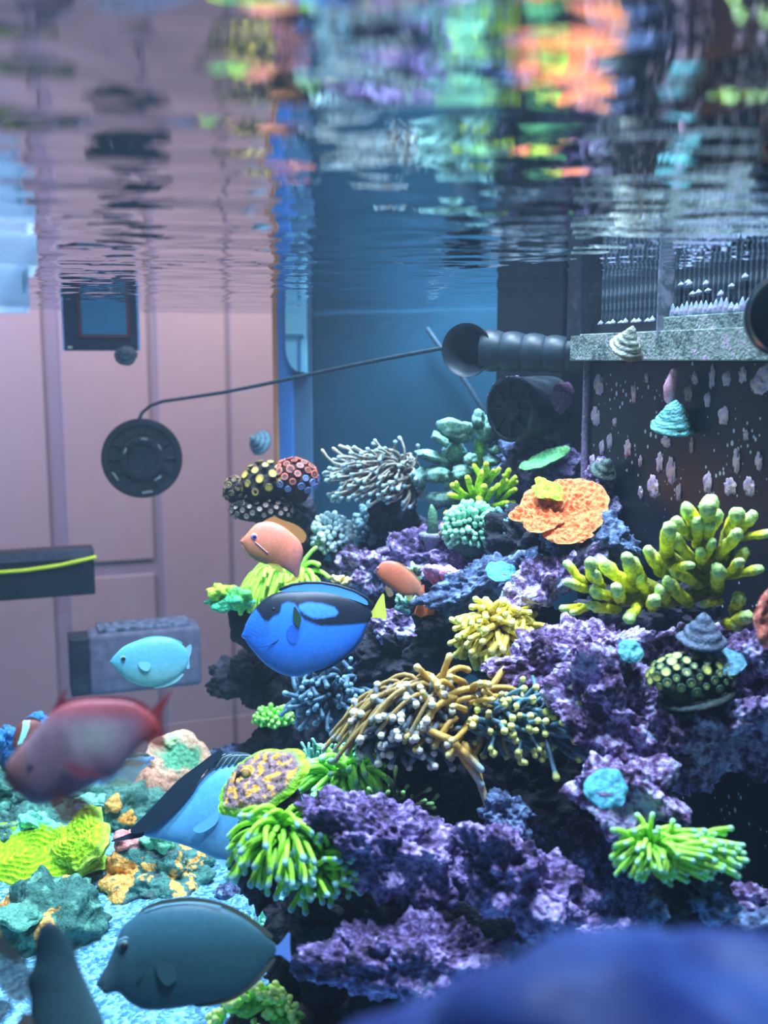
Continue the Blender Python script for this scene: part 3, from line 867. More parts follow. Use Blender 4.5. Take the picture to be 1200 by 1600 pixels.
colony(t, L(1080, 1060), (58 * L.s, 40 * L.s, 34 * L.s), 120, [polyp_mesh('polyp', 8 * L.s, A(58, 92, 74), A(150, 170, 96), A(190, 200, 120), A(30, 44, 42)), polyp_mesh('polyp', 7 * L.s, A(60, 100, 90), A(90, 120, 80), A(200, 205, 130), A(30, 44, 42))], zmin=-0.2)

# teal leather coral of rounded lobes
L = Loc(712, 725, 1.04)
t = thing('leather_coral', 'teal leather coral of rounded lobes in front of the powerhead', 'coral', L.o)
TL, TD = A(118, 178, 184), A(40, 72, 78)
def lobecol(n):  # light from above and shade below are put into the lobe colour
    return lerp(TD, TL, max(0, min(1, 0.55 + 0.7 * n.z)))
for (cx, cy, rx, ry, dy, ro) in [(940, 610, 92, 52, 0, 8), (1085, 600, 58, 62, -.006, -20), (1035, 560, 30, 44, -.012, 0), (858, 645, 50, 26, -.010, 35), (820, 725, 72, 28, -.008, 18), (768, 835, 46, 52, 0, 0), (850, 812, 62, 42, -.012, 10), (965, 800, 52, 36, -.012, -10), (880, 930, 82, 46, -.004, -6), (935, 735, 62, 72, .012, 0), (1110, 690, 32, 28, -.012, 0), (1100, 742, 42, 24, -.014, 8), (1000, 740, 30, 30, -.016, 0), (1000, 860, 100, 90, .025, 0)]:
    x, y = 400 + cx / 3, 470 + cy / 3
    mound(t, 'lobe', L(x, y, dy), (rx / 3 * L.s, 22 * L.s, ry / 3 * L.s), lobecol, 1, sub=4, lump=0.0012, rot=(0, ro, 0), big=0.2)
mound(t, 'stem', L(748, 705, 0.0), (9 * L.s, 9 * L.s, 34 * L.s), A(130, 200, 110), 1, sub=3)

# branching corals
def branch_coral(t, L, rows, ox, oy, k, c0, c1, c2, wob=0.15, nb=0.45, dys=None, n=9, name='branch', rscale=1.0):
    for i, (tx, ty, bx, by, r) in enumerate(rows):
        a = L(ox + bx / k, oy + by / k, rnd(0.0, 0.012))
        b = L(ox + tx / k, oy + ty / k, rnd(-0.022, 0.006))
        r = r / k * L.s * rscale
        m = [(a.lerp(b, q) + Vector((rnd(-1, 1), rnd(-1, 1), rnd(-1, 1))) * wob * r) for q in (0, .2, .4, .6, .8, 1)]
        rad = [r * f for f in (0.85, 0.86, 0.88, 0.92, 1.0, 0.95)]
        MB().tube(m, rad, [c0, c0, c1, c1, lerp(c1, c2, 0.15), lerp(c1, c2, 0.75)], n=n, noise_amp=nb, seed=i * 7.1).build(name, VROUGH, t)
L = Loc(1030, 880, 0.70)
t = thing('finger_coral', 'large yellow green finger coral in front of the black overflow box', 'coral', L.o)
rows = [(135, 535, 260, 610, 26), (240, 430, 300, 570, 34), (270, 490, 350, 600, 26), (340, 470, 520, 620, 38), (430, 415, 500, 560, 34), (495, 450, 560, 560, 28), (560, 390, 640, 520, 30), (590, 420, 680, 540, 32), (640, 260, 690, 430, 40), (690, 240, 790, 330, 32), (750, 170, 830, 290, 40), (830, 150, 870, 270, 46), (890, 150, 880, 260, 46), (920, 210, 900, 300, 36), (870, 260, 880, 330, 30), (1015, 200, 1010, 320, 42), (1100, 220, 1030, 330, 38), (1170, 290, 1060, 340, 24), (980, 360, 1000, 440, 22), (1080, 410, 1020, 520, 34), (1000, 430, 1000, 520, 26), (1140, 490, 1010, 550, 26), (720, 340, 840, 480, 34), (820, 390, 880, 490, 28), (890, 470, 950, 600, 38), (720, 520, 860, 590, 30), (660, 550, 800, 690, 34), (390, 580, 470, 690, 38), (290, 600, 420, 680, 32), (280, 690, 430, 720, 30), (140, 710, 260, 715, 20), (190, 735, 280, 705, 20), (450, 730, 560, 690, 32), (580, 640, 620, 710, 36), (860, 330, 890, 480, 24), (880, 690, 980, 680, 22), (760, 450, 700, 520, 24), (520, 540, 600, 650, 30), (160, 480, 250, 580, 26), (610, 590, 700, 690, 30), (1010, 300, 960, 440, 34), (800, 240, 850, 380, 34), (1075, 660, 1050, 740, 38), (1040, 780, 1010, 795, 34), (1060, 720, 1020, 790, 36)]
branch_coral(t, L, rows, 840, 740, 3.333, A(136, 154, 30), A(208, 228, 60), A(160, 222, 170))
for pts, r in (([(430, 690), (560, 660), (700, 680), (830, 660), (950, 620)], 44), ([(690, 440), (780, 520), (880, 570), (950, 610)], 46), ([(870, 280), (900, 400), (940, 520), (960, 620)], 52), ([(1010, 320), (1000, 430), (980, 540), (960, 620)], 40), ([(500, 560), (600, 620), (720, 670)], 44)):
    MB().tube([L(840 + x / 3.333, 740 + y / 3.333, 0.012) for x, y in pts], r / 3.333 * L.s, A(96, 112, 30), n=10, noise_amp=0.4).build('trunk', VROUGH, t)
L = Loc(752, 770, 0.99)
t = thing('birdsnest_coral', 'bright lime green branching coral in front of the teal leather lobes', 'coral', L.o)
rows = [(425, 380, 480, 480, 14), (480, 360, 500, 460, 15), (550, 390, 500, 480, 14), (610, 400, 560, 520, 15), (640, 440, 560, 540, 14), (655, 470, 590, 520, 13), (300, 480, 410, 560, 16), (290, 540, 400, 570, 14), (380, 430, 420, 560, 16), (460, 410, 430, 570, 18), (560, 490, 480, 580, 15), (520, 500, 490, 590, 15), (440, 545, 500, 610, 16), (640, 500, 560, 590, 14), (265, 630, 385, 632, 16), (330, 605, 390, 635, 16), (600, 575, 500, 615, 16), (320, 460, 350, 530, 12), (500, 440, 480, 560, 16), (590, 450, 550, 560, 14), (640, 575, 540, 600, 13), (470, 480, 450, 600, 18), (410, 500, 440, 600, 16), (390, 590, 470, 620, 18), (520, 395, 505, 450, 10), (575, 420, 590, 470, 10), (630, 470, 600, 520, 10)]
branch_coral(t, L, rows, 620, 620, 3.53, A(90, 150, 30), A(160, 222, 50), A(196, 240, 90), nb=0.3, rscale=1.1)

# plates
def plate(t, L, poly_c, rx, ry, colf, name='plate', tiltx=0, rotz=0, amp=0.16, th=0.004, bump=0.0018, seed=0, m=None, ruffle=0.0, nr=26, na=72, dish=0.15, ridge=0.0):
    """a thin wavy plate with a bumpy top, rim and underside"""
    vs, fs, cc = [], [], []
    SEED[0] += 1
    so = Vector((SEED[0] * 1.7, 3.1, SEED[0] * 0.9))
    for side in (1, -1):
        for i in range(nr + 1):
            f = i / nr
            for k in range(na):
                an = 2 * math.pi * k / na
                rr = 1 + amp * noise.noise(Vector((math.cos(an) * 1.6, math.sin(an) * 1.6, 0)) + so) * 1.8 + amp * 0.3 * noise.noise(Vector((math.cos(an) * 5, math.sin(an) * 5, 1)) + so)
                x, y = f * rr * rx * math.cos(an), f * rr * ry * math.sin(an)
                z = dish * rx * f * f + ruffle * rx * f * f * math.sin(an * 9 + 3 * noise.noise(Vector((x, y, 0)) * 40 + so)) + 0.10 * rx * noise.noise(Vector((x, y, 0)) / (rx * 0.6) + so)
                if ridge:
                    z += ridge * math.sin(f * 46 + 7 * noise.noise(Vector((x, y, 0)) * 34))
                edge = 1 - f ** 6
                if side == 1:
                    z += th / 2 * edge + bump * (noise.noise(Vector((x, y, 0)) / 0.0042 + so) + 0.6 * noise.noise(Vector((x, y, 5)) / 0.0023 + so)) * min(1, edge * 2 + 0.25)
                else:
                    z -= th / 2 * edge
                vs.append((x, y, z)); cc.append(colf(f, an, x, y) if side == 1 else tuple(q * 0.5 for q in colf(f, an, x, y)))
    off = (nr + 1) * na
    for sd in (0, 1):
        for i in range(nr):
            for k in range(na):
                k2 = (k + 1) % na
                q = [sd * off + i * na + k, sd * off + i * na + k2, sd * off + (i + 1) * na + k2, sd * off + (i + 1) * na + k]
                fs.append(tuple(q) if sd == 0 else tuple(q[::-1]))
    for k in range(na):
        k2 = (k + 1) % na
        fs.append((nr * na + k, nr * na + k2, off + nr * na + k2, off + nr * na + k))
    mb = MB().add(vs, fs, cc)
    rot = Euler((math.radians(tiltx), 0, 0)).to_quaternion()
    rot = Quaternion((0, 1, 0), math.radians(rotz)) @ rot
    return mb.build(name, m or VROUGH, t, poly_c, rot=rot)
L = Loc(872, 790, 0.845)
t = thing('plate_coral', 'orange plate coral with a green patch below the overflow box', 'coral', L.o)
OR = A(224, 120, 80)
def orc(f, an, x, y):
    return lerp(OR, A(236, 140, 100), max(0, (f - 0.85) / 0.15))
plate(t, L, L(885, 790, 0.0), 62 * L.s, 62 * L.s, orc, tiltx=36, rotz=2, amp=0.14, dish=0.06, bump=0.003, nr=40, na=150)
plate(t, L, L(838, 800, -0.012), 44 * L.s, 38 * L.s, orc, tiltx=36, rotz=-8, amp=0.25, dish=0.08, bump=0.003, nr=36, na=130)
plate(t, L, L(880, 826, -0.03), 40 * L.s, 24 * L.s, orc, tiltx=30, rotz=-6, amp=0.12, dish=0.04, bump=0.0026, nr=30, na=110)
plate(t, L, L(855, 766, -0.004), 24 * L.s, 24 * L.s, lambda f, an, x, y: lerp(A(124, 196, 64), A(190, 140, 70), max(0, min(1, 0.3 + noise.noise(Vector((x, y, 0)) * 200)))), name='green_patch', tiltx=30, amp=0.3, th=0.006)
MB().lathe([(24 * L.s, -60 * L.s), (20 * L.s, -30 * L.s), (36 * L.s, -4 * L.s)], 16, A(70, 60, 70)).build('stem', VROUGH, t, L(872, 800, 0.008))
L = Loc(852, 718, 0.985)
t = thing('plate_coral', 'thin bright green plate coral leaning on the violet block', 'coral', L.o)
plate(t, L, L(852, 718, 0), 42 * L.s, 26 * L.s, lambda f, an, x, y: lerp(A(96, 196, 150), A(128, 236, 160), f), tiltx=14, rotz=-22, amp=0.08, th=0.006, dish=0.05)
L = Loc(1200, 955, 0.62)
t = thing('plate_coral', 'ribbed salmon pink plate coral at the right shelf end', 'coral', L.o)
plate(t, L, L(1212, 962, 0), 40 * L.s, 60 * L.s, lambda f, an, x, y: lerp(A(206, 104, 104), A(240, 150, 140), 0.5 + 0.5 * math.sin(y * 2600)), tiltx=58, rotz=40, amp=0.1, th=0.005)
# orange-spotted plate with a green rim
L = Loc(412, 1220, 0.69)
t = thing('plate_coral', 'violet plate coral with orange spots and a glowing green rim', 'coral', L.o)
def spotc(f, an, x, y):
    v = noise.noise(Vector((x, y, 0)) / 0.0052 + Vector((4.2, 1.1, 0)))
    if f > 0.80:
        g = min(1, (f - 0.80) / 0.12)
        return lerp(A(110, 110, 120), A(138, 222, 60), g)
    return A(242, 160, 78) if v > 0.14 else lerp(A(104, 96, 112), A(140, 120, 140), 0.5 + v)
plate(t, L, L(410, 1222, 0), 80 * L.s, 54 * L.s, spotc, tiltx=34, rotz=-27, amp=0.10, th=0.012, dish=-0.02, nr=34, na=96)
mound(t, 'stem', L(432, 1275, 0.015), (40 * L.s, 30 * L.s, 42 * L.s), A(36, 34, 50), 1)
L3 = L
sn = thing('hermit_crab', 'tiny dark hermit crab with an orange ringed shell on the spotted plate', 'crab', P(384, 1208, 0.665))
s_ = S(1208, 0.665)
MB().lathe([(0.5 * s_, -8 * s_), (7 * s_, -6 * s_), (9 * s_, 0), (6.5 * s_, 4 * s_), (3 * s_, 5 * s_), (0.5 * s_, 5 * s_)], 16, [A(90, 70, 60), A(90, 70, 60), A(240, 180, 90), A(120, 80, 60), A(200, 180, 120), A(200, 180, 120)]).build('shell', VC, sn, (0, 0, 0), rot=Vector((0.1, -1, 0.2)).to_track_quat('Z', 'Y'))
for i in range(4):
    MB().tube([(-4 * s_, -2 * s_, 0), (-(12 + i) * s_, -3 * s_, (5 - 4 * i) * s_), (-(14 + i) * s_, -4 * s_, (-2 - 4 * i) * s_)], 1.4 * s_, A(40, 34, 44), n=5).build('leg', VC, sn)

# left bed: ruffled yellow-green coral, teal and orange rocks, pink dish
L = Loc(85, 1320, 0.87)
t = thing('chalice_coral', 'large yellow green ruffled coral lying on the sand', 'coral', L.o)
YG = A(156, 238, 40)
def ygc(f, an, x, y):
    return lerp(lerp(YG, A(120, 186, 40), 0.5 + 0.5 * math.sin(f * 46 + 7 * noise.noise(Vector((x, y, 0)) * 34))), A(150, 240, 110), max(0, (f - 0.8) * 3))
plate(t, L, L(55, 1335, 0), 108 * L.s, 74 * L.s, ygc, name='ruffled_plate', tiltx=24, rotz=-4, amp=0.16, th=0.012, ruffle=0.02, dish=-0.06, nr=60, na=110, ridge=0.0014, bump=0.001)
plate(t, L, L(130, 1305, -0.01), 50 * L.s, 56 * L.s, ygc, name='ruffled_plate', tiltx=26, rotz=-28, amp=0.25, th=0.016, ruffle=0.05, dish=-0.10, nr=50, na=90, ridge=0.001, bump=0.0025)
mound(t, 'rock_foot', L(70, 1365, 0.01), (100 * L.s, 60 * L.s, 26 * L.s), A(52, 108, 110), 1, sub=5, lump=0.004)
def patchy(c1, c2, thr, fr, so):
    return lambda n: c2 if noise.noise(n * fr + Vector((so, so, 0))) > thr else lerp(c1, tuple(q * 1.5 for q in c1), 0.5 + 0.5 * noise.noise(n * 7))
ORG, TEAL = A(238, 150, 78), A(52, 104, 106)
def crusted(base, orange):
    if not orange:
        return base
    def g(n):
        w = noise.noise(n * 5 + Vector((7, 2, 5)))
        for (x0, x1, z0, z1, th) in orange:
            if x0 + 0.12 * w < n.x < x1 + 0.12 * w and z0 + 0.2 * w < n.z < z1 + 0.2 * w and noise.noise(n * 9) > th:
                return lerp(ORG, A(244, 176, 110), 0.5 + noise.noise(n * 20))
        return base(n)
    return g
def patch_rock(label, px, py, d, rx, ry, c1, c2, thr=0.15, fr=2.2, so=1.0, rot=0, sub=6, extra=(), orange=None):
    L = Loc(px, py, d)
    t = thing('encrusted_rock', label, 'rock', L.o, 'encrusted rocks on the sand')
    SEED[0] += 1
    link('rock', lump_mesh('rock', (rx * L.s, (rx + ry) * 0.5 * L.s, ry * L.s), VROUGH, SEED[0], sub, (0, rot, 0), big=0.2, lump=0.004, cols=crusted(patchy(c1, c2, thr, fr, so), orange)), t)
    for (x, y, dy, ex, ey, c_, nm) in extra:
        mound(t, nm, L(x, y, dy), (ex * L.s, ex * 0.8 * L.s, ey * L.s), c_, 1, sub=4, lump=0.003, big=0.25)
    return t
patch_rock('teal rock with a rough orange crust beside the pillar and dark tang', 252, 1368, 0.86, 82, 50, TEAL, A(60, 90, 100), orange=[(-1.2, -0.42, -0.9, 0.75, -0.45), (0.30, 0.55, 0.0, 0.9, -0.1), (0.66, 0.8, 0.0, 0.8, -0.1), (-0.3, -0.05, 0.45, 0.9, -0.1)], extra=[(205, 1310, 0.0, 22, 14, A(200, 140, 150), 'pink_crust'), (248, 1308, 0.0, 26, 20, A(110, 206, 176), 'green_polyp')])
patch_rock('large teal rock with an orange streak behind the dark grey fish', 72, 1440, 0.775, 84, 72, A(44, 92, 94), A(76, 140, 134), thr=0.3, fr=4, orange=[(0.12, 0.42, -0.1, 0.62, -0.35), (0.25, 0.52, -0.6, 0.1, -0.35), (-1.1, -0.55, -0.7, 0.6, -0.4)], extra=[(45, 1395, -0.03, 40, 12, A(84, 160, 154), 'green_polyp')])
patch_rock('mossy teal rock with two orange polyps behind the red anthias', 190, 1262, 0.97, 58, 42, A(60, 112, 112), A(80, 140, 136), extra=[(186, 1236, -0.03, 12, 11, A(244, 164, 96), 'orange_polyp'), (210, 1258, -0.03, 12, 9, ORG, 'orange_polyp'), (160, 1240, -0.015, 30, 10, A(110, 190, 190), 'green_polyp')])
patch_rock('small teal coral rubble in front of the ruffled coral', 55, 1290, 0.90, 32, 18, A(96, 200, 180), A(70, 150, 150), extra=[(20, 1296, 0, 16, 10, A(100, 160, 150), 'rubble')])
L = Loc(285, 1190, 1.02)
t = thing('scoly_coral', 'pink rimmed dish coral with a teal heart behind the pale blue fish', 'coral', L.o)
plate(t, L, L(282, 1188, 0), 46 * L.s, 40 * L.s, lambda f, an, x, y: lerp(A(84, 160, 136), A(226, 176, 160), max(0, min(1, (f - 0.5) * 4 + noise.noise(Vector((x, y, 0)) * 90)))), name='dish', tiltx=46, rotz=12, amp=0.2, th=0.014, dish=0.3)
mound(t, 'rim_lobe', L(270, 1160, 0.005), (16 * L.s, 12 * L.s, 10 * L.s), A(150, 200, 160), 1)
mound(t, 'rim_lobe', L(250, 1212, -0.02), (34 * L.s, 20 * L.s, 24 * L.s), A(206, 164, 150), 1)
mound(t, 'foot', L(285, 1225, 0.01), (46 * L.s, 34 * L.s, 34 * L.s), A(60, 110, 110), 1)
# blue lobed coral at the far left
L = Loc(25, 1160, 1.0)
t = thing('mushroom_coral', 'blue lobed mushroom coral around the clownfish', 'coral', L.o)
for (x, y, rx, ry) in [(15, 1155, 18, 16), (22, 1168, 14, 12), (5, 1185, 18, 20), (60, 1128, 18, 12), (72, 1138, 16, 12), (2, 1150, 12, 14), (48, 1190, 40, 24), (50, 1160, 24, 26)]:
    mound(t, 'lobe', L(x, y, rnd(-.01, .01)), (rx * L.s, 16 * L.s, ry * L.s), A(54, 128, 206), 1, lump=0.002, big=0.2)
# low corals at the bottom edge
L = Loc(400, 1580, 0.625)
t = thing('chalice_coral', 'green fringed coral lying on the sand at the pillar foot', 'coral', L.o)
mound(t, 'rock_foot', L(420, 1610, 0.01), (70 * L.s, 40 * L.s, 34 * L.s), A(60, 60, 70), 1)
tv = tent_variants('polyp', 14 * L.s, 6 * L.s, A(140, 220, 90), A(180, 240, 140), bend=0.3, seg=3)
for (pts, n) in (([(335, 1600), (355, 1570), (380, 1552), (420, 1545), (445, 1550)], 44), ([(400, 1605), (420, 1585), (450, 1575), (470, 1600)], 30)):
    for i in range(n):
        f = i / (n - 1) * (len(pts) - 1)
        j = min(int(f), len(pts) - 2)
        x = pts[j][0] + (pts[j + 1][0] - pts[j][0]) * (f - j); y = pts[j][1] + (pts[j + 1][1] - pts[j][1]) * (f - j)
        dv = Vector((rnd(-.8, .3), rnd(-.8, -.1), rnd(.1, 1))).normalized()
        link('polyp', random.choice(tv), t, L(x, y + 4, rnd(-0.008, 0.008)), dv.to_track_quat('Z', 'Y'))
    mound(t, 'lip', L(sum(p[0] for p in pts) / len(pts), sum(p[1] for p in pts) / len(pts) + 10, 0.004), (44 * L.s, 18 * L.s, 16 * L.s), A(110, 180, 90), 1)
L = Loc(412, 1450, 0.745)
t = thing('anemone', 'small turquoise fringed anemone at the pillar side above the dark tang', 'anemone', L.o)
mound(t, 'disc', L(410, 1466, 0), (34 * L.s, 26 * L.s, 20 * L.s), A(90, 200, 200), 1)
tv = tent_variants('tentacle', 24 * L.s, 1.8 * L.s, A(110, 210, 205), A(160, 220, 220), bend=0.35, seg=4)
head(t, tv, L(410, 1462), (32 * L.s, 26 * L.s, 16 * L.s), 130, flow=(0, -.1, .6), zmin=-0.1, ymax=0.5)
mound(t, 'orange_foot', L(428, 1478, -0.012), (18 * L.s, 12 * L.s, 7 * L.s), A(236, 150, 110), 1, rot=(0, -25, 0))
L = Loc(512, 1190, 0.80)
t = thing('feather_coral', 'teal feathery coral fan behind the orange spotted plate', 'coral', L.o)
mound(t, 'base', L(512, 1206, 0), (34 * L.s, 18 * L.s, 18 * L.s), A(50, 110, 110), 1)
tv = tent_variants('frond', 34 * L.s, 2.4 * L.s, A(76, 150, 148), A(110, 190, 180), bend=0.3, seg=4)
head(t, tv, L(512, 1200), (30 * L.s, 16 * L.s, 8 * L.s), 110, flow=(0.1, -.1, .7), zmin=-0.2, ymax=0.5, name='frond')
L = Loc(525, 1580, 0.64)
t = thing('zoanthid_colony', 'tiny cream and tan polyps on the sand by the front ledge', 'coral', P(578, 1562, 0.655))
Lz = Loc(578, 1562, 0.655)
mound(t, 'mat', (0, 0, 0), (22 * Lz.s, 16 * Lz.s, 9 * Lz.s), A(90, 96, 90), 1)
colony(t, (0, 0, 0), (22 * Lz.s, 16 * Lz.s, 9 * Lz.s), 30, [polyp_mesh('polyp', 6 * Lz.s, A(190, 170, 120), A(160, 150, 100), A(220, 200, 140), A(80, 80, 70))])

# small sprigs between the lavender rocks
for (px, py, d, lab, c1, c2, n) in [(533, 908, 0.98, 'cream and pale green polyp sprig behind the dorsal fin of the tang', A(120, 140, 110), A(206, 206, 150), 16), (650, 892, 0.94, 'small mint green sprig above the brownish anthias', A(80, 140, 120), A(150, 206, 180), 12), (632, 938, 0.93, 'pale turquoise sprig under the brownish anthias', A(80, 150, 160), A(140, 210, 200), 14)]:
    L = Loc(px, py, d)
    t = thing('coral_sprig', lab, 'coral', L.o)
    mound(t, 'base', L(px, py + 12, 0), (12 * L.s, 10 * L.s, 8 * L.s), c1, 1, sub=3)
    for i in range(n):
        an = rnd(-1.1, 1.1)
        a = L(px + rnd(-6, 6), py + 8, rnd(-.004, .004))
        dv = Vector((math.sin(an), rnd(-.6, .1), math.cos(an))).normalized()
        MB().tube([a, a + dv * 9 * L.s, a + dv * rnd(14, 20) * L.s], [3 * L.s, 2.8 * L.s, 3.6 * L.s], [c1, c1, c2], n=6, noise_amp=0.4, seed=i).build('branch', VROUGH, t)

# frag plugs, cone coral, magenta fan
L = Loc(676, 818, 0.97)
t = thing('frag_plug', 'pale frag plug holding a small green cone coral', 'frag plug', L.o)
MB().lathe([(10 * L.s, -26 * L.s), (14 * L.s, -10 * L.s), (20 * L.s, -4 * L.s), (22 * L.s, 2 * L.s), (18 * L.s, 4 * L.s), (3 * L.s, 3 * L.s)], 20, A(104, 118, 160)).build('plug', VROUGH, t, L(676, 836))
MB().tube([L(677, 834), L(678, 815), L(676, 800), L(674, 790)], [10 * L.s, 9 * L.s, 6 * L.s, 2.5 * L.s], [A(50, 84, 82), A(60, 104, 96), A(70, 120, 104), A(90, 140, 120)], n=10, noise_amp=0.5).build('cone_coral', VROUGH, t)
MB().lathe([(1 * L.s, -4 * L.s), (5 * L.s, 0), (1 * L.s, 4 * L.s)], 10, A(230, 130, 90)).build('orange_bud', VC, t, L(689, 830, -0.01))
L = Loc(697, 912, 0.92)
t = thing('fan_coral', 'magenta fluted coral with lavender frilled top beside the anthias tail', 'coral', L.o)
for i in range(9):
    f = i / 8
    x0, x1 = 705 + 14 * f, 668 + 62 * f
    MB().tube([L(x0 + 10, 945, 0.01), L((x0 + x1) / 2 + 2, 918, rnd(-.004, .004)), L(x1, 890 + 14 * f * f, rnd(-.012, 0))], [7 * L.s, 7 * L.s, 8 * L.s], [A(70, 30, 58), A(128, 52, 92), A(176, 130, 190)], n=8, noise_amp=0.5, seed=i).build('flute', VROUGH, t)
    mound(t, 'frill', L(x1, 886 + 14 * f * f, -0.006), (9 * L.s, 9 * L.s, 6 * L.s), A(176, 160, 224), 1, sub=3, lump=0.002)
for (px, py, d, r, tl, lab, c_) in [(985, 1018, 0.665, 20, 50, 'bright cyan encrusted disc on the shelf below the finger coral', A(84, 168, 204)), (946, 1232, 0.585, 34, 42, 'round cyan disc set into the lavender rock nose', A(72, 158, 200)), (1122, 1030, 0.66, 40, 22, 'flat cyan crust on the shelf beside the dark green zoanthids', A(86, 150, 190)), (782, 893, 0.845, 24, 30, 'turquoise crusted lip on the rock ledge', A(76, 160, 190))]:
    L = Loc(px, py, d)
    t = thing('encrusting_coral', lab, 'coral', L.o)
    plate(t, L, (0, 0, 0), r * L.s, r * L.s, (lambda c: lambda f, an, x, y: lerp(c, tuple(q * 0.7 for q in c), 0.5 + noise.noise(Vector((x, y, 0)) * 300)))(c_), name='crust', tiltx=tl, amp=0.08, th=0.004, dish=0.02, nr=14, na=48, bump=0.0009)
    MB().lathe([(r * 0.5 * L.s, -r * 0.7 * L.s), (r * 0.8 * L.s, -2 * L.s)], 14, A(120, 110, 170)).build('plug', VROUGH, t, (0, 0.004, 0))

# ------------------------------------------------------------------ overflow box
BLACK = mat('black_plastic', A(13, 24, 34), A(20, 32, 44), rough=0.4, scale=40, spec=0.35)
BLACK2 = mat('black_plastic_worn', A(18, 30, 42), A(44, 58, 74), rough=0.5, scale=90, spec=0.3, thr=(0.5, 0.75))
F0 = P(905, 565, 0.93); F0.z = 0
F1 = P(1210, 565, 0.70); F1.z = 0
FD = (F1 - F0).normalized()
FN = Vector((FD.y, -FD.x, 0))
if FN.y > 0: FN = -FN
FANG = math.atan2(FD.y, FD.x)
FROT = Matrix.Rotation(FANG, 3, 'Z')
QF = Quaternion((0, 0, 1), FANG)
def fpt(px, py, off=0.0):
    return on_line(px, py, F0 + FN * off, FD)
FL = (F1 - F0).length + 0.18
box = thing('overflow_box', 'tall black overflow box with toothed weirs and pale crusted ledge', 'overflow box', F0, rot=QF)
# speckled body
m = bpy.data.materials.new('speckled_black'); m.use_nodes = True
nt = m.node_tree; b = nt.nodes['Principled BSDF']; b.inputs['Roughness'].default_value = 0.45
tc = nt.nodes.new('ShaderNodeTexCoord')
mp = nt.nodes.new('ShaderNodeMapping'); mp.inputs['Scale'].default_value = (1, 1, 0.7)
nt.links.new(tc.outputs['Object'], mp.inputs['Vector'])
vo = nt.nodes.new('ShaderNodeTexVoronoi'); vo.inputs['Scale'].default_value = 170
nt.links.new(mp.outputs[0], vo.inputs['Vector'])
nz = nt.nodes.new('ShaderNodeTexNoise'); nz.inputs['Scale'].default_value = 30
nt.links.new(tc.outputs['Object'], nz.inputs['Vector'])
ad = nt.nodes.new('ShaderNodeMath'); ad.operation = 'MULTIPLY_ADD'; ad.inputs[1].default_value = -0.75; ad.inputs[2].default_value = 0.60
nt.links.new(nz.outputs['Fac'], ad.inputs[0])
sm = nt.nodes.new('ShaderNodeMath'); sm.operation = 'ADD'
nt.links.new(vo.outputs['Distance'], sm.inputs[0]); nt.links.new(ad.outputs[0], sm.inputs[1])
r = nt.nodes.new('ShaderNodeValToRGB')
r.color_ramp.elements[0].position = 0.30; r.color_ramp.elements[0].color = (*A(150, 180, 220), 1)
r.color_ramp.elements[1].position = 0.36; r.color_ramp.elements[1].color = (*A(9, 17, 30), 1)
nt.links.new(sm.outputs[0], r.inputs[0]); nt.links.new(r.outputs[0], b.inputs['Base Color'])
SPECK = m
MB().box((FL / 2, 0.10, 0.225), (FL, 0.18, 0.45)).build('body', SPECK, box, smooth=False, bevel=0.0012)
LEDGE = ramp_mat('ledge_crust', [(0.0, A(26, 34, 44)), (0.40, A(60, 78, 90)), (0.48, A(92, 118, 126)), (0.56, A(112, 138, 146)), (0.64, A(146, 140, 186))], scale=50, scale2=220, bump=0.002, bscale=400)
MB().box((FL / 2, 0.006, 0.4615), (FL, 0.032, 0.023)).build('ledge', LEDGE, box, smooth=False, bevel=0.001)
MB().box((FL / 2, 0.10, 0.52), (FL, 0.17, 0.14)).build('upper_body', BLACK, box, smooth=False)
ps = lambda px: (on_line(px, 480, F0, FD)[0] - F0).dot(FD)
TOOTHM = mat('divider_grey', A(60, 80, 100), A(110, 126, 160), rough=0.6, scale=120)
MB().box((ps(912), -0.002, 0.505), (ps(924) - ps(902), 0.016, 0.075)).build('corner_post', BLACK2, box, smooth=False, bevel=0.001)
MB().box((ps(1046), -0.003, 0.505), (0.0016, 0.016, 0.075)).build('weir_divider', TOOTHM, box, smooth=False)
MB().box(((ps(925) + ps(1042)) / 2, 0.008, 0.4765), (ps(1042) - ps(925), 0.014, 0.009)).build('weir_sill', BLACK, box, smooth=False)
MB().box(((ps(1048) + FL) / 2, 0.002, 0.478), (FL - ps(1048), 0.018, 0.011)).build('weir_sill', LEDGE, box, smooth=False, bevel=0.001)
TOOTH = mat('weir_tooth', A(40, 58, 76), A(76, 98, 120), rough=0.5, scale=160)
TIPM = mat('tooth_crust', A(90, 130, 160), A(130, 130, 176), rough=0.8, scale=300, bump=0.001, bscale=500)
tooth = MB().box((0, 0, 0), (0.0021, 0.006, 0.055)).mesh('comb_tooth', TOOTH, smooth=False)
crust = lump_mesh('tooth_crust', (0.0019, 0.0022, 0.006), TIPM, 3, 2, big=0.3, lump=0.0006, fine=0)
n1 = 17
for i in range(n1):
    x = ps(930) + (ps(1040) - ps(930)) * i / (n1 - 1)
    link('comb_tooth', tooth, box, (x, 0.010, 0.508))
    if i % 3 != 1:
        link('crust_patch', crust, box, (x, 0.006, 0.482), scale=(1.2, 1, rnd(.3, .6)))
n2 = 19
for i in range(n2):
    x = ps(1052) + (ps(1195) - ps(1052)) * i / (n2 - 1)
    link('comb_tooth', tooth, box, (x, 0.004, 0.508))
    link('crust_patch', crust, box, (x + 0.001, -0.001, 0.486 + rnd(0, .002)), scale=(1.1, 1, rnd(.6, 1.2)))
for i in range(10):
    link('crust_patch', crust, box, (rnd(ps(1060), ps(1180)), 0.0, rnd(0.497, 0.51)), scale=(1.1, 1, rnd(.3, .5)))
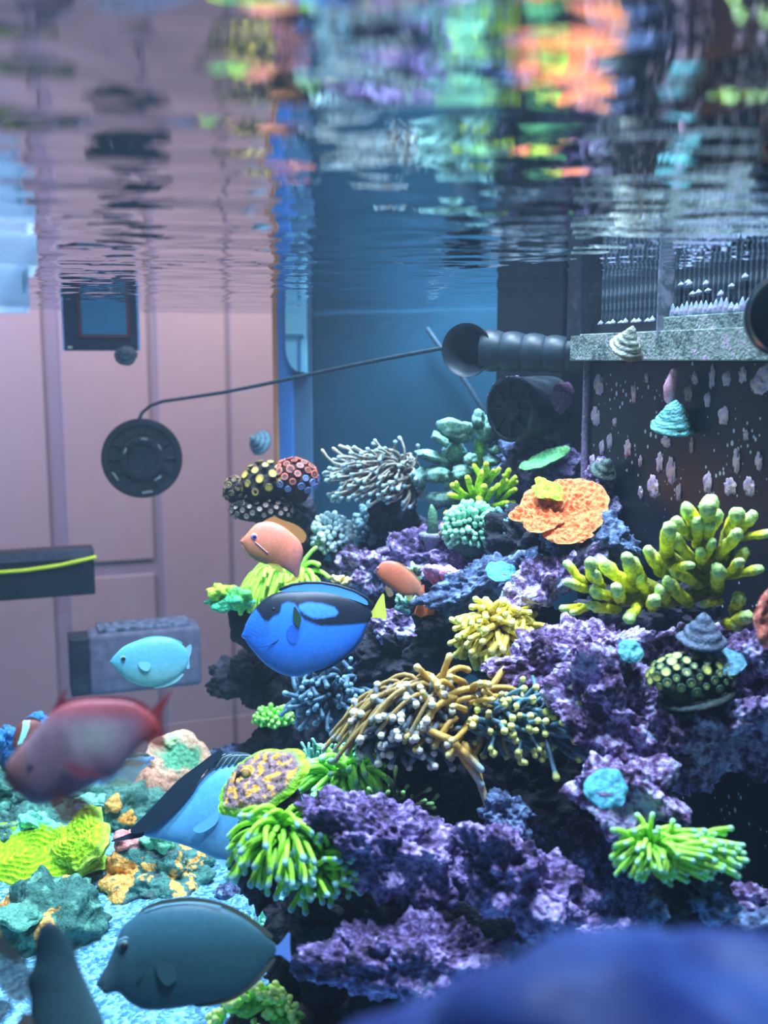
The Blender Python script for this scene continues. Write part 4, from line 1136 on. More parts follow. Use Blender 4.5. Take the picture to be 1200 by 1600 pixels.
patch = [lump_mesh('crust_patch', (0.0036, 0.0012, 0.0075), mat('coralline', A(150, 150, 210), A(176, 170, 190), rough=0.8, scale=300, bump=0.001, bscale=500), 5 + k, 3, big=0.5, lump=0.00035, fine=0) for k in range(3)]
pts = [(918, 590), (935, 600), (1010, 590), (1045, 595), (1085, 590), (1112, 588), (1135, 592), (1160, 585), (1185, 600), (990, 615), (1105, 625), (930, 650), (940, 700), (952, 690), (925, 720), (1080, 695), (1000, 720), (1030, 722), (1048, 735), (1105, 755), (1140, 760), (1170, 760), (980, 700), (912, 680), (912, 740), (1060, 770), (1020, 760), (1000, 770), (1165, 680), (1150, 720), (1185, 720), (1040, 690), (960, 660), (1130, 650), (1075, 615), (1195, 590)]
for (x, y) in pts:
    q, _ = fpt(x, y, -0.009)
    lq = QF.inverted() @ (q - F0)
    k = rnd(0.6, 1.3)
    link('crust_patch', random.choice(patch), box, (lq.x, 0.0095, lq.z), scale=(k * rnd(.6, 1.5), 1, k * rnd(.6, 1.2)))
MB().tube([(0.002, 0.008, 0.0), (0.001, 0.008, 0.45)], 0.0035, A(96, 92, 130), n=10).build('edge_trim', VROUGH, box)
MB().box((-0.004, 0.10, 0.25), (0.006, 0.16, 0.5)).build('side_panel', BLACK2, box, smooth=False)

# dark chamber behind the box, ribbed return pipe with a flared mouth, powerhead
q = P(850, 520, 1.07)
o = MB().box((0, 0, 0), (0.075, 0.10, 0.30)).build('pump_chamber', mat('chamber_black', A(9, 18, 26), A(13, 24, 34), rough=0.6, scale=30, spec=0.15), None, (q.x + 0.012, q.y + 0.06, 0.42), smooth=False, bevel=0.003, rot=QBACK)
tag(o, 'black pump chamber panel behind the ribbed return pipe', 'panel')
d0 = 0.99
L = Loc(725, 545, d0)
t = thing('return_pipe', 'black ribbed return pipe with a wide flared mouth', 'pipe', L.o)
s = L.s
axis = (P(905, 555, 0.955) - P(735, 546, 0.99)).normalized()
qx = axis.to_track_quat('Z', 'Y')
R = 26
prof = [(30 * s, -26 * s), (40 * s, -30 * s), (42 * s, -27 * s), (41 * s, -20 * s), (34 * s, 2 * s), (33 * s, 18 * s)]
z = 18
cols_ = [A(24, 44, 60)] * len(prof)
full = []
while z < 175:
    for dz, rr in ((2, 30), (8, 32.5), (16, 33.5), (24, 32.5), (30, 31), (33, 30)):
        full.append((rr * s * (1 - 0.0012 * z), (z + dz) * s))
    z += 33
prof = full
MB().lathe(prof, 36, A(26, 46, 62)).build('ribbed_body', mat('pipe_black', A(18, 34, 48), A(26, 46, 62), rough=0.45, scale=60, spec=0.3), t, L(735, 546), rot=qx)
# the flared mouth faces the camera side: an outer lip and a hollow throat
mouth_dir = Vector((-0.45, -0.85, -0.03)).normalized()
qm = mouth_dir.to_track_quat('Z', 'Y')
MB().lathe([(24 * s, -36 * s), (33 * s, -18 * s), (39 * s, -2 * s), (42 * s, 4 * s), (41.5 * s, 7 * s), (38 * s, 5 * s), (32 * s, -8 * s), (24 * s, -22 * s), (14 * s, -34 * s), (1 * s, -38 * s)], 40, (1, 1, 1)).build('flared_mouth', MATS['pipe_black'], t, L(730, 547, -0.008), rot=qm)
L = Loc(800, 640, 1.0)
s = L.s
t = thing('powerhead', 'black cylindrical powerhead under the ribbed return pipe', 'pump', L.o)
qp = Vector((-0.78, -0.62, -0.05)).normalized().to_track_quat('Z', 'Y')
MB().lathe([(46 * s, -95 * s), (49 * s, -60 * s), (49 * s, -14 * s), (51 * s, -12 * s), (51 * s, 4 * s), (46 * s, 5 * s), (44 * s, -2 * s), (20 * s, -3 * s), (18 * s, 2 * s), (2 * s, 3 * s)], 36, (1, 1, 1)).build('housing', BLACK2, t, L(798, 640, 0), rot=qp)
for k in range(8):
    an = k * math.pi / 4
    MB().box((math.cos(an) * 30 * s, math.sin(an) * 30 * s, 1 * s), (30 * s, 3 * s, 4 * s), rot=Matrix.Rotation(an, 3, 'Z')).build('grille_bar', BLACK, t, L(798, 640, 0), smooth=False, rot=qp)
crp = lump_mesh('crust_patch', (3.2 * s, 3.2 * s, 1.4 * s), MATS['tooth_crust'], 4, 2, big=0.3, lump=0.0004, fine=0)
for i in range(34):
    an = rnd(1.2, 3.4)
    v = qp @ Vector((math.cos(an) * 51 * s, math.sin(an) * 51 * s, rnd(-14, 2) * s))
    link('crust_patch', crp, t, L(798, 640, 0) + v, scale=(rnd(.5, 1.2),) * 3)
mound(t, 'coralline_patch', L(872, 620, -0.02), (16 * s, 8 * s, 26 * s), A(112, 88, 140), 1, sub=3)
# cables
CABLE = mat('cable_black', A(24, 42, 56), A(36, 58, 76), rough=0.5, scale=200)
pp = [back(668, 514, 0.02)[0], back(690, 545, 0.02)[0], back(720, 585, 0.02)[0], back(742, 618, 0.02)[0], back(762, 652, 0.02)[0]]
o = MB().tube([p - pp[0] for p in pp], 0.0034, n=8).build('cable', CABLE, None, pp[0])
tag(o, 'thick black cable running down the back panel behind the return pipe', 'cable')

# round wavemaker on the end pane with its cord
c_, _ = pane(222, 716, 0.05)
t = thing('wavemaker', 'round black wavemaker puck on the end pane with its cord', 'pump', c_, rot=face_quat(c_))
s = (c_.y / ray(222, 716).y) / FPX
rotx = Matrix.Rotation(math.radians(90), 4, 'X')
MB().lathe([(52 * s, -30 * s), (60 * s, -22 * s), (62 * s, -4 * s), (62 * s, 2 * s), (59 * s, 5 * s), (52 * s, 5 * s), (50 * s, 1 * s), (4 * s, 0)], 48, mtx=rotx).build('housing', mat('puck_black', A(16, 24, 32), A(30, 36, 50), rough=0.45, scale=50), t)
MB().lathe([(26 * s, 0), (31 * s, 6 * s), (33 * s, 7 * s), (30 * s, 8 * s), (24 * s, 7 * s), (22 * s, 3 * s), (2 * s, 2 * s)], 36, mtx=rotx).build('inner_ring', BLACK, t)
for k in range(12):
    an = k * math.pi / 6
    MB().box((math.cos(an) * 43 * s, -3 * s, math.sin(an) * 43 * s), (15 * s, 4 * s, 3 * s), rot=Matrix.Rotation(-an, 3, 'Y')).build('grille_bar', BLACK2, t, smooth=False)
for (an, rr) in ((1.3, 30), (2.6, 28), (3.6, 50), (0.4, 32), (5.2, 40), (4.7, 54)):
    MB().tube([(math.cos(an) * rr * s, -8 * s, math.sin(an) * rr * s), (math.cos(an + .25) * rr * s, -8 * s, math.sin(an + .25) * rr * s)], 2 * s, A(110, 124, 140), n=5).build('calcium_mark', VC, t)
ends = [(216, 658, 0), (222, 645, 0), (235, 634, 0), (255, 627, 0), (290, 622, .02), (350, 613, .05), (410, 601, .08), (470, 588, .12), (540, 573, .15), (610, 559, .18), (690, 544, .20)]
cord = []
for (x, y, _o) in ends:
    f = (x - 216) / 474
    cord.append(P(x, y, c_.y - 0.03 + (1.02 - c_.y + 0.03) * f) - c_)
qi = face_quat(c_).inverted()
MB().tube([qi @ p for p in cord], 0.0022, n=7).build('cord', CABLE, t)

# boxes fixed on the end pane
def pane_box(name, label, cat, x0, x1, y0, y1, off, th, m, bevel, back_off=0.0):
    a, _ = pane(x0, (y0 + y1) / 2, off); b_, _ = pane(x1, (y0 + y1) / 2, off)
    za, zb = pane((x0 + x1) / 2, y0, off)[0].z, pane((x0 + x1) / 2, y1, off)[0].z
    c = (a + b_) / 2; c.z = zb
    t = thing(name, label, cat, c, rot=QPANE)
    w, h = (a - b_).length, za - zb
    MB().box((0, th / 2, h / 2), (w, th, h)).build('body', m, t, bevel=bevel)
    return t, w, h
t, w, h = pane_box('magnet_cleaner', 'grey box shaped magnet cleaner on the end pane behind the chromis', 'magnet', 140, 315, 985, 1080, 0.05, 0.05, mat('magnet_grey', A(78, 84, 112), A(96, 100, 130), rough=0.6, scale=70), 0.008)
MB().box((-w / 2 - 0.011, 0.028, h * 0.47), (0.028, 0.044, h * 0.94)).build('side_pad', BLACK2, t, bevel=0.003)
MB().box((0, 0.026, h + 0.002), (w * 0.82, 0.042, 0.006)).build('top_pad', mat('pad_dark', A(50, 62, 80), A(110, 125, 165), rough=0.8, scale=120), t, bevel=0.0015)
t, w, h = pane_box('algae_scraper', 'black scraper box with a glowing yellow green line on the end pane', 'scraper', -70, 148, 862, 937, 0.03, 0.03, BLACK, 0.003)
pl = [(-w / 2, -0.002, h * 0.60), (0, -0.002, h * 0.62), (w * .25, -0.002, h * 0.68), (w / 2 + 0.001, -0.002, h * 0.80)]
MB().tube(pl, 0.0026, A(214, 250, 52), n=8).build('yellow_line', VC, t)
MB().box((0, -0.0005, h * 0.88), (w * .98, 0.002, h * 0.18)).build('lid', mat('lid_grey', A(56, 64, 84), A(70, 78, 100), rough=0.5, scale=60), t, smooth=False)
t, w, h = pane_box('pump_controller', 'dark framed box with a blue panel at the water line on the end pane', 'controller', 98, 216, 462, 548, 0.03, 0.028, mat('frame_dark', A(30, 40, 64), A(40, 48, 74), rough=0.4, scale=40), 0.002)
MB().box((0.004, -0.001, h * 0.60), (w * 0.60, 0.004, h * 0.62)).build('blue_panel', mat('panel_blue', A(50, 110, 160), A(60, 124, 176), rough=0.3, scale=10), t, smooth=False, bevel=0.001)
for dx, dz, sx, sz in ((0.004 - w * .32, h * .6, .004, h * .66), (0.004 + w * .32, h * .6, .004, h * .66), (0.004, h * .27, w * .64, .004)):
    MB().box((dx, -0.0012, dz), (sx, 0.004, sz)).build('red_trim', mat('trim_red', A(92, 44, 52), rough=0.5), t, smooth=False)
MB().box((w / 2, 0.002, h / 2), (0.003, 0.006, h)).build('side_trim', mat('trim_pale', A(120, 170, 240), rough=0.3), t, smooth=False)
MB().box((-w / 2, 0.002, h / 2), (0.002, 0.006, h)).build('side_trim', MATS['trim_pale'], t, smooth=False)
MB().box((-w * .42, -0.0012, h * 0.06), (0.006, 0.002, 0.003)).build('indicator', mat('indicator_white', A(190, 200, 210)), t, smooth=False)

# clear specimen box at the surface
CLEARB = mat('clear_blue_plastic', (0.72, 0.82, 0.92), (0.78, 0.86, 0.95), rough=0.3, scale=30, trans=0.22, spec=0.5, glow_through=0.6)
d = 0.53
q = P(0, 420, d); s = S(420, d)
t = thing('specimen_box', 'clear pale blue plastic box hanging at the water surface', 'box', (q.x, q.y, P(0, 480, d).z), rot=Quaternion((0, 0, 1), math.radians(20.5)))
zt = P(0, 366, d).z - P(0, 480, d).z
zm = P(0, 414, d).z - P(0, 480, d).z
def open_box(x0, x1, y0, y1, z0, z1, th, taper=0.0):
    mb = MB()
    mb.box(((x0 + x1) / 2, y0 + th / 2, (z0 + z1) / 2), (x1 - x0, th, z1 - z0))
    mb.box(((x0 + x1) / 2, y1 - th / 2, (z0 + z1) / 2), (x1 - x0, th, z1 - z0))
    mb.box((x0 + th / 2, (y0 + y1) / 2, (z0 + z1) / 2), (th, y1 - y0 - 2 * th, z1 - z0))
    mb.box((x1 - th / 2, (y0 + y1) / 2, (z0 + z1) / 2), (th, y1 - y0 - 2 * th, z1 - z0))
    return mb
mb = open_box(-140 * s, 42 * s, -0.0, 0.07, 0.002, zm, 0.002)
mb.box((-49 * s, 0.035, 0.001), (182 * s, 0.07, 0.002))
mb.build('tub', CLEARB, t, smooth=False)
open_box(-150 * s, 56 * s, -0.005, 0.075, zm, zt, 0.003).build('rim', CLEARB, t, smooth=False)
MB().box((34 * s, -0.001, zm * 0.6), (3 * s, 0.002, zm * 0.5)).build('corner_rib', mat('rib_pale', A(180, 225, 250)), t, smooth=False)

# right edge: round black pump body
L = Loc(1235, 492, 0.60)
s = L.s
t = thing('powerhead', 'large round black pump body beside the pale crusted ledge', 'pump', L.o)
MB().lathe([(30 * s, -90 * s), (58 * s, -80 * s), (66 * s, -60 * s), (66 * s, 20 * s), (62 * s, 30 * s), (50 * s, 34 * s), (2 * s, 30 * s)], 44, (1, 1, 1)).build('housing', mat('pump_gloss', A(14, 24, 36), A(20, 34, 50), rough=0.22, scale=20, spec=0.6), t, rot=Vector((-0.25, -0.95, 0.0)).normalized().to_track_quat('Z', 'Y'))
MB().lathe([(67 * s, -8 * s), (68.5 * s, -4 * s), (68.5 * s, 0), (67 * s, 4 * s)], 44, (1, 1, 1)).build('rim_ring', BLACK, t, rot=Vector((-0.25, -0.95, 0.0)).normalized().to_track_quat('Z', 'Y'))

# orange clip
L = Loc(664, 948, 0.895)
s = L.s
t = thing('orange_clip', 'bright orange plastic clip wedged among the lavender rocks', 'clip', L.o)
ORM = mat('clip_orange', A(250, 120, 70), A(244, 100, 60), rough=0.4, scale=100)
k = 8.0
def cp(pts): return [((570 + x / k - 664) * s, -(860 + y / k - 948) * s) for x, y in pts]
MB().prism(cp([(665, 650), (885, 720), (860, 800), (800, 802), (700, 838), (620, 790)]), -0.003, 0.006).build('block', ORM, t, smooth=False, bevel=0.0008)
MB().prism(cp([(710, 575), (915, 640), (890, 675), (715, 605)]), 0.001, 0.006).build('upper_bar', ORM, t, smooth=False, bevel=0.0005)
MB().prism(cp([(905, 835), (1035, 880), (1020, 915), (900, 870)]), 0.001, 0.007).build('lower_bar', mat('clip_amber', A(250, 176, 96), rough=0.4), t, smooth=False, bevel=0.0005)
MB().tube([L(570 + 590 / k, 860 + 760 / k, 0.006), L(570 + 640 / k, 860 + 690 / k, 0.006), L(570 + 660 / k, 860 + 620 / k, 0.008)], 4 * s, A(30, 40, 52), n=8).build('stem', VC, t)

# ------------------------------------------------------------------ snails
def snail(label, px, py, d, r, h, c1, c2, dirv, whorls=5, foot=None, check=False):
    o = P(px, py, d); s = S(py, d)
    t = thing('snail', label, 'snail', o)
    prof, cc = [(0.02 * r * s, -0.16 * r * s), (0.7 * r * s, -0.14 * r * s)], [c2, c2]
    for i in range(whorls * 4 + 1):
        f = i / (whorls * 4)
        rr = r * (1 - f) ** 0.85 + 0.03 * r
        rr *= 1 + 0.045 * math.sin(f * whorls * 2 * math.pi)
        prof.append((rr * s, h * f * s)); cc.append(c1 if (i // 2) % 2 else c2)
    mb = MB().lathe(prof, 24, cc)
    if check:
        for i in range(len(mb.c)):
            ring, k = i // 24, i % 24
            mb.c[i] = c1 if ((k // 2) + ring) % 2 else c2
    so = Vector((px, py, 0)) * 0.37
    mb.v = [tuple(Vector(v) * (1 + 0.13 * noise.noise(Vector(v) / (r * s) * 1.6 + so) + 0.05 * noise.noise(Vector(v) / (r * s) * 5 + so))) for v in mb.v]
    mb.build('shell', VROUGH, t, rot=Vector(dirv).normalized().to_track_quat('Z', 'Y'))
    if foot:
        MB().tube([Vector(((x - px) * s, -0.002 + dy, -(y - py) * s)) for x, y, dy in foot[0]], [q * s for q in foot[1]], foot[2], n=10).build('foot', VC, t)
    return t
q, _ = fpt(975, 535, 0.016)
snail('pale crusted cone snail resting on the overflow ledge', 976, 545, q.y - 0.008, 26, 40, A(150, 170, 176), A(110, 132, 140), (0.15, -0.5, 0.8), foot=([(960, 548, -.004), (980, 556, -.004), (1000, 556, 0)], [5, 10, 8], A(84, 84, 80)))
q, _ = fpt(1050, 650, 0.0)
snail('turquoise chequered top snail hanging on the overflow box', 1050, 668, q.y - 0.004, 34, 48, A(110, 196, 216), A(46, 110, 136), (0.02, -0.35, 0.94), check=True, foot=([(1046, 625, .004), (1044, 605, .002), (1048, 582, .0)], [9, 10, 6], A(170, 140, 180)))
q, _ = pane(197, 552, 0.036)
snail('round dark snail on the corner of the framed box', 197, 556, q.y - 0.02, 17, 18, A(70, 90, 112), A(48, 64, 84), (0.1, -0.8, 0.5), whorls=3)
q, _ = pane(408, 690, 0.01)
snail('grey blue banded snail on the end pane above the zoanthids', 408, 692, q.y - 0.015, 20, 24, A(110, 150, 176), A(66, 96, 122), (-0.5, -0.6, 0.35), whorls=4)
snail('slate grey cone snail on the shelf under the finger coral', 1096, 1000, 0.66, 37, 48, A(84, 106, 140), A(64, 84, 116), (-0.02, -0.22, 0.97), whorls=4)
q, _ = fpt(942, 735, 0.0)
snail('mossy dark snail low on the overflow box edge', 942, 738, q.y - 0.008, 22, 28, A(72, 98, 104), A(50, 72, 80), (0.2, -0.5, 0.8), whorls=3)

# ------------------------------------------------------------------ fish
def interp(pts, x):
    if x <= pts[0][0]: return pts[0][1]
    for i in range(len(pts) - 1):
        x0, y0 = pts[i]; x1, y1 = pts[i + 1]
        if x <= x1:
            f = (x - x0) / max(1e-6, x1 - x0)
            m0 = (y1 - pts[i - 1][1]) / max(1e-6, x1 - pts[i - 1][0]) if i else (y1 - y0) / max(1e-6, x1 - x0)
            m1 = (pts[i + 2][1] - y0) / max(1e-6, pts[i + 2][0] - x0) if i + 2 < len(pts) else (y1 - y0) / max(1e-6, x1 - x0)
            dx = x1 - x0
            f2, f3 = f * f, f * f * f
            return (2 * f3 - 3 * f2 + 1) * y0 + (f3 - 2 * f2 + f) * dx * m0 + (-2 * f3 + 3 * f2) * y1 + (f3 - f2) * dx * m1
    return pts[-1][1]
def inside(poly, x, y):
    r = False
    j = len(poly) - 1
    for i in range(len(poly)):
        xi, yi = poly[i]; xj, yj = poly[j]
        if (yi > y) != (yj > y) and x < (xj - xi) * (y - yi) / (yj - yi) + xi:
            r = not r
        j = i
    return r
class Fish:
    def __init__(f, label, px, py, d, ox, oy, k, group=None, cat='fish', name='fish', yaw=0):
        f.px, f.py, f.d, f.ox, f.oy, f.k = px, py, d, ox, oy, k
        loc = P(px, py, d)
        f.s = d / ray(px, py).y / FPX * math.hypot(1, (px - 600) / FPX, (py - 800) / FPX)
        f.t = thing(name, label, cat, loc, group, rot=face_quat(loc) @ Quaternion((0, 0, 1), math.radians(yaw)))
    def g(f, x, y):                # crop coordinates -> local x, z
        return ((f.ox + x / f.k - f.px) * f.s, -(f.oy + y / f.k - f.py) * f.s)
    def body(f, top, bot, thick, colf, m=None, ns=70, nr=36, name='body'):
        a = Vector(((top[0][0] + bot[0][0]) / 2, (top[0][1] + bot[0][1]) / 2))
        b = Vector(((top[-1][0] + bot[-1][0]) / 2, (top[-1][1] + bot[-1][1]) / 2))
        ax = (b - a).normalized(); pr = Vector((-ax.y, ax.x))
        def fr(p):
            v = Vector(p) - a
            return (v.dot(ax), v.dot(pr))
        T = sorted(fr(p) for p in top); B = sorted(fr(p) for p in bot)
        x0, x1 = min(T[0][0], B[0][0]), max(T[-1][0], B[-1][0])
        L = x1 - x0
        vs, cc, fs = [], [], []
        hmax = max(abs(interp(T, x0 + L * i / 20) - interp(B, x0 + L * i / 20)) for i in range(21)) / 2
        f.front = {}
        for i in range(ns + 1):
            u = i / ns
            u = 0.5 - 0.5 * math.cos(u * math.pi)
            u = 0.4 * (i / ns) + 0.6 * u
            x = x0 + L * u
            zt, zb = interp(T, x), interp(B, x)
            if u < 0.04:
                mid = (zt + zb) / 2; q = math.sqrt(u / 0.04) * 0.75 + 0.25
                zt, zb = mid + (zt - mid) * q, mid + (zb - mid) * q
            c, hh = (zt + zb) / 2, (zt - zb) / 2
            w = thick * hmax * (abs(hh) / hmax) ** 0.75 * (1 - 0.45 * max(0, u - 0.45) / 0.55) 
            for k in range(nr):
                an = 2 * math.pi * k / nr
                off = c + hh * math.sin(an)
                y = -w * (abs(math.cos(an)) ** 0.85) * (1 if math.cos(an) > 0 else -1)
                p2 = a + ax * x + pr * off
                lx, lz = f.g(p2.x, p2.y)
                vs.append((lx, y / f.k * f.s, lz)); cc.append(colf(p2.x, p2.y))
        for i in range(ns):
            for k in range(nr):
                k2 = (k + 1) % nr
                fs.append((i * nr + k, i * nr + k2, (i + 1) * nr + k2, (i + 1) * nr + k))
        fs.append(tuple(range(nr))); fs.append(tuple(ns * nr + k for k in range(nr))[::-1])
        f.w = thick * hmax / f.k * f.s
        return MB().add(vs, fs, cc).build(name, m or VSMOOTH, f.t)
    def fin(f, name, poly, c, dy=0.0, th=0.0012, m=None, parent=None, smooth=True):
        pts = smooth_poly(poly) if smooth else poly
        return MB().prism([f.g(x, y) for x, y in pts], dy - th / 2, dy + th / 2, c).build(name, m or VPLAIN, parent or f.t, smooth=False)
    def disc(f, name, x, y, r, c, dy, parent=None, m=None, dome=0.5):
        lx, lz = f.g(x, y); r = r / f.k * f.s
        mtx = Matrix.Rotation(math.radians(90), 4, 'X')
        return MB().lathe([(r, -r * .3), (r, 0), (r * 0.8, r * dome * .6), (r * 0.45, r * dome * .9), (r * .03, r * dome)], 20, c, mtx=mtx).build(name, m or VSMOOTH, parent or f.t, (lx, dy, lz))
    def line(f, name, pts, r, c, dy):
        return MB().tube([(f.g(x, y)[0], dy, f.g(x, y)[1]) for x, y in pts], r / f.k * f.s, c, n=6).build(name, VSMOOTH, f.t)
def smooth_poly(p):                # corner cutting, twice
    for _ in range(2):
        q = []
        for i in range(len(p)):
            a, b = p[i], p[(i + 1) % len(p)]
            q += [(a[0] * .78 + b[0] * .22, a[1] * .78 + b[1] * .22), (a[0] * .22 + b[0] * .78, a[1] * .22 + b[1] * .78)]
        p = q
    return p
FINT = mat('fin_membrane', 'vcol', rough=0.5, trans=0.35)
FINS = mat('fin_sheer', 'vcol', rough=0.5, trans=0.6)

def soft(fn, r):                  # blurred edge for skin markings
    offs = [(0, 0), (r, 0), (-r, 0), (0, r), (0, -r), (r * .6, r * .6), (-r * .6, r * .6), (r * .6, -r * .6), (-r * .6, -r * .6)]
    def g(x, y):
        cs = [fn(x + a, y + b) for a, b in offs]
        return tuple(sum(c[i] for c in cs) / len(cs) for i in range(3))
    return g
# the blue tang
f = Fish('vivid blue tang with black palette marking and yellow tail', 485, 985, 0.87, 370, 890, 4.8, yaw=0)
blk = [(120, 330), (100, 250), (300, 60), (600, 60), (1060, 200), (1060, 380), (960, 412), (850, 422), (720, 428), (620, 425), (560, 402), (510, 380), (478, 345), (470, 300), (440, 258), (385, 245), (345, 262), (338, 300), (325, 335), (280, 350), (250, 388), (212, 380), (190, 345), (150, 290)]
inn = [(468, 268), (540, 248), (640, 260), (730, 288), (762, 328), (740, 352), (650, 368), (570, 366), (510, 335), (470, 295)]
TB, TK = A(34, 108, 226), A(10, 24, 46)
def tangc(x, y):
    if inside(inn, x, y): return A(52, 124, 240)
    if inside(blk, x, y): return TK
    if x < 250 and y < 500 and math.sin((x * 0.8 + y * 0.6) * 0.42) > 0.35 and math.sin((x * 0.5 - y * 0.9) * 0.22) > -0.5 and x > 80: return A(16, 44, 110)
    return lerp(TB, A(44, 100, 190), max(0, min(1, (y - 560) / 200)))
f.body([(45, 470), (90, 370), (150, 280), (250, 195), (340, 165), (480, 160), (620, 164), (760, 186), (880, 226), (980, 288), (1010, 325)], [(45, 490), (120, 590), (220, 700), (320, 765), (420, 792), (540, 770), (700, 715), (830, 630), (920, 530), (975, 420), (1005, 375)], 0.30, soft(tangc, 7), ns=190, nr=130)
df = f.fin('dorsal_fin', [(330, 172), (350, 150), (430, 120), (520, 106), (640, 110), (760, 133), (880, 178), (975, 238), (990, 285), (900, 245), (760, 200), (620, 178), (480, 174)], A(64, 138, 250), dy=-0.0016, th=0.002)
MB().tube([(f.g(x, y)[0], -0.0018, f.g(x, y)[1]) for x, y in [(330, 150), (420, 116), (520, 102), (640, 105), (760, 128), (880, 170), (970, 220), (1015, 262), (1005, 275)]], 12 / 4.8 * f.s, TK, n=6).build('dark_margin', VSMOOTH, df)
f.fin('tail_fin', [(950, 345), (1010, 330), (1060, 240), (1105, 175), (1112, 280), (1128, 390), (1060, 372), (985, 372)], A(170, 190, 84), th=0.0016)
f.fin('pectoral_fin', [(432, 275), (450, 290), (492, 365), (468, 440), (432, 405), (426, 340)], A(26, 60, 52), dy=-f.w - 0.001, th=0.0012)
f.fin('pectoral_membrane', [(400, 420), (440, 405), (470, 450), (450, 550), (400, 540), (370, 470)], A(36, 100, 214), dy=-f.w - 0.0005, th=0.001, m=FINS)
e = f.disc('eye', 290, 296, 26, A(40, 70, 86), -f.w * 0.62); f.disc('pupil', 284, 298, 14, A(6, 12, 20), -f.w * 0.62 - 0.0015, parent=None)
f.line('gill_line', [(355, 380), (362, 420), (350, 480), (310, 530), (250, 560), (180, 572)], 3.2, A(14, 40, 104), -f.w * 0.93)
f.line('mouth', [(45, 490), (65, 510), (95, 505)], 4, A(20, 50, 110), -0.003)
f.fin('anal_fin', [(560, 765), (700, 715), (830, 630), (920, 530), (960, 455), (950, 520), (870, 620), (740, 720), (600, 775)], A(20, 44, 96), th=0.0014)

# pink anthias above it
ANT = A(200, 128, 116)
def anth(x, y):
    t_ = max(0, min(1, (y - 430) / 260)) * max(0, min(1, (820 - x) / 420))
    c = lerp(A(196, 124, 112), A(140, 112, 70), t_)
    c = lerp(c, A(226, 132, 104), max(0, 1 - math.hypot(x - 250, y - 330) / 150))
    c = lerp(c, A(140, 104, 116), max(0, min(1, (x + y - 1350) / 350)))
    return c
f = Fish('orange pink anthias with olive dorsal fin above the blue tang', 428, 855, 0.95, 360, 790, 8.57, 'anthias')
f.body([(145, 455), (220, 335), (330, 262), (430, 222), (540, 215), (700, 280), (850, 400), (935, 500), (968, 620), (945, 760), (915, 900), (905, 950)], [(150, 500), (230, 632), (320, 716), (450, 775), (600, 805), (720, 850), (800, 905), (860, 960)], 0.34, anth)
f.fin('dorsal_fin', [(420, 228), (520, 168), (600, 142), (680, 190), (870, 252), (985, 340), (1025, 420), (985, 505), (935, 510), (850, 410), (700, 290), (540, 225)], A(160, 124, 78), m=FINT)
f.fin('pelvic_fin', [(470, 765), (560, 830), (640, 895), (725, 908), (690, 830), (640, 780)], A(150, 150, 80), dy=-0.004, m=FINT)
f.fin('tail_fin', [(862, 930), (912, 915), (925, 965), (880, 1000), (780, 1040), (690, 1045), (790, 1000)], A(176, 160, 70), m=FINT)
e = f.disc('eye', 326, 410, 46, A(150, 140, 210), -f.w * 0.80); f.disc('pupil', 332, 415, 24, A(36, 20, 100), -f.w * 0.80 - 0.0016)
f.line('cheek_stripe', [(345, 490), (420, 560), (500, 630)], 8, A(176, 140, 160), -f.w * 0.97)
f.line('mouth', [(165, 520), (200, 590), (240, 630)], 7, A(110, 90, 70), -0.0045)
# the other anthias
f = Fish('brownish orange anthias swimming over the lavender rocks', 625, 905, 0.89, 570, 860, 8.0, 'anthias')
AN2 = A(164, 98, 82)
f.body([(138, 240), (190, 165), (280, 132), (400, 150), (500, 215), (620, 320), (690, 410), (740, 500)], [(138, 280), (190, 355), (280, 428), (380, 500), (470, 555), (560, 560), (640, 545), (700, 580)], 0.34, lambda x, y: lerp(AN2, A(150, 110, 96), max(0, min(1, (x - 450) / 200))), ns=50)
f.fin('dorsal_fin', [(330, 140), (420, 140), (540, 215), (640, 310), (710, 400), (700, 440), (620, 340), (500, 235), (400, 165)], A(150, 118, 100), m=FINT)
f.fin('tail_fin', [(660, 500), (700, 440), (748, 418), (740, 520), (800, 590), (905, 650), (830, 640), (770, 690), (720, 610), (680, 570)], A(200, 112, 92), m=FINT)
f.fin('pelvic_fin', [(250, 430), (330, 480), (370, 560), (300, 590), (265, 520)], A(130, 120, 90), dy=-0.003, m=FINS)
f.fin('anal_fin', [(500, 555), (590, 550), (610, 600), (560, 640), (530, 610)], A(150, 160, 96), m=FINT)
f.disc('eye', 165, 225, 20, A(130, 110, 140), -f.w * 0.5)

# pale blue chromis
f = Fish('pale turquoise chromis hovering before the grey magnet box', 236, 1033, 0.97, 0, 780, 2.857, cat='fish')
f.body([(503, 708), (560, 655), (640, 626), (700, 620), (770, 634), (815, 668), (832, 690)], [(505, 722), (570, 792), (640, 826), (700, 828), (770, 805), (815, 770), (832, 740)], 0.32, lambda x, y: lerp(A(70, 146, 182), A(100, 164, 176), max(0, min(1, (y - 720) / 100))))
f.fin('dorsal_fin', [(600, 636), (680, 612), (760, 624), (815, 652), (800, 668), (720, 640)], A(84, 170, 200), m=FINT)
f.fin('tail_fin', [(815, 680), (850, 655), (846, 700), (835, 720), (838, 770), (815, 760)], A(110, 170, 210), m=FINT)
f.fin('anal_fin', [(640, 822), (700, 845), (780, 822), (820, 780), (760, 800)], A(110, 180, 200), m=FINT)
f.fin('pectoral_fin', [(620, 720), (680, 730), (660, 770), (625, 750)], A(110, 190, 215), dy=-f.w - 0.001, m=FINT)
f.disc('eye', 560, 705, 14, A(110, 170, 190), -f.w * 0.58); f.disc('pupil', 560, 705, 9, A(16, 34, 44), -f.w * 0.58 - 0.002)

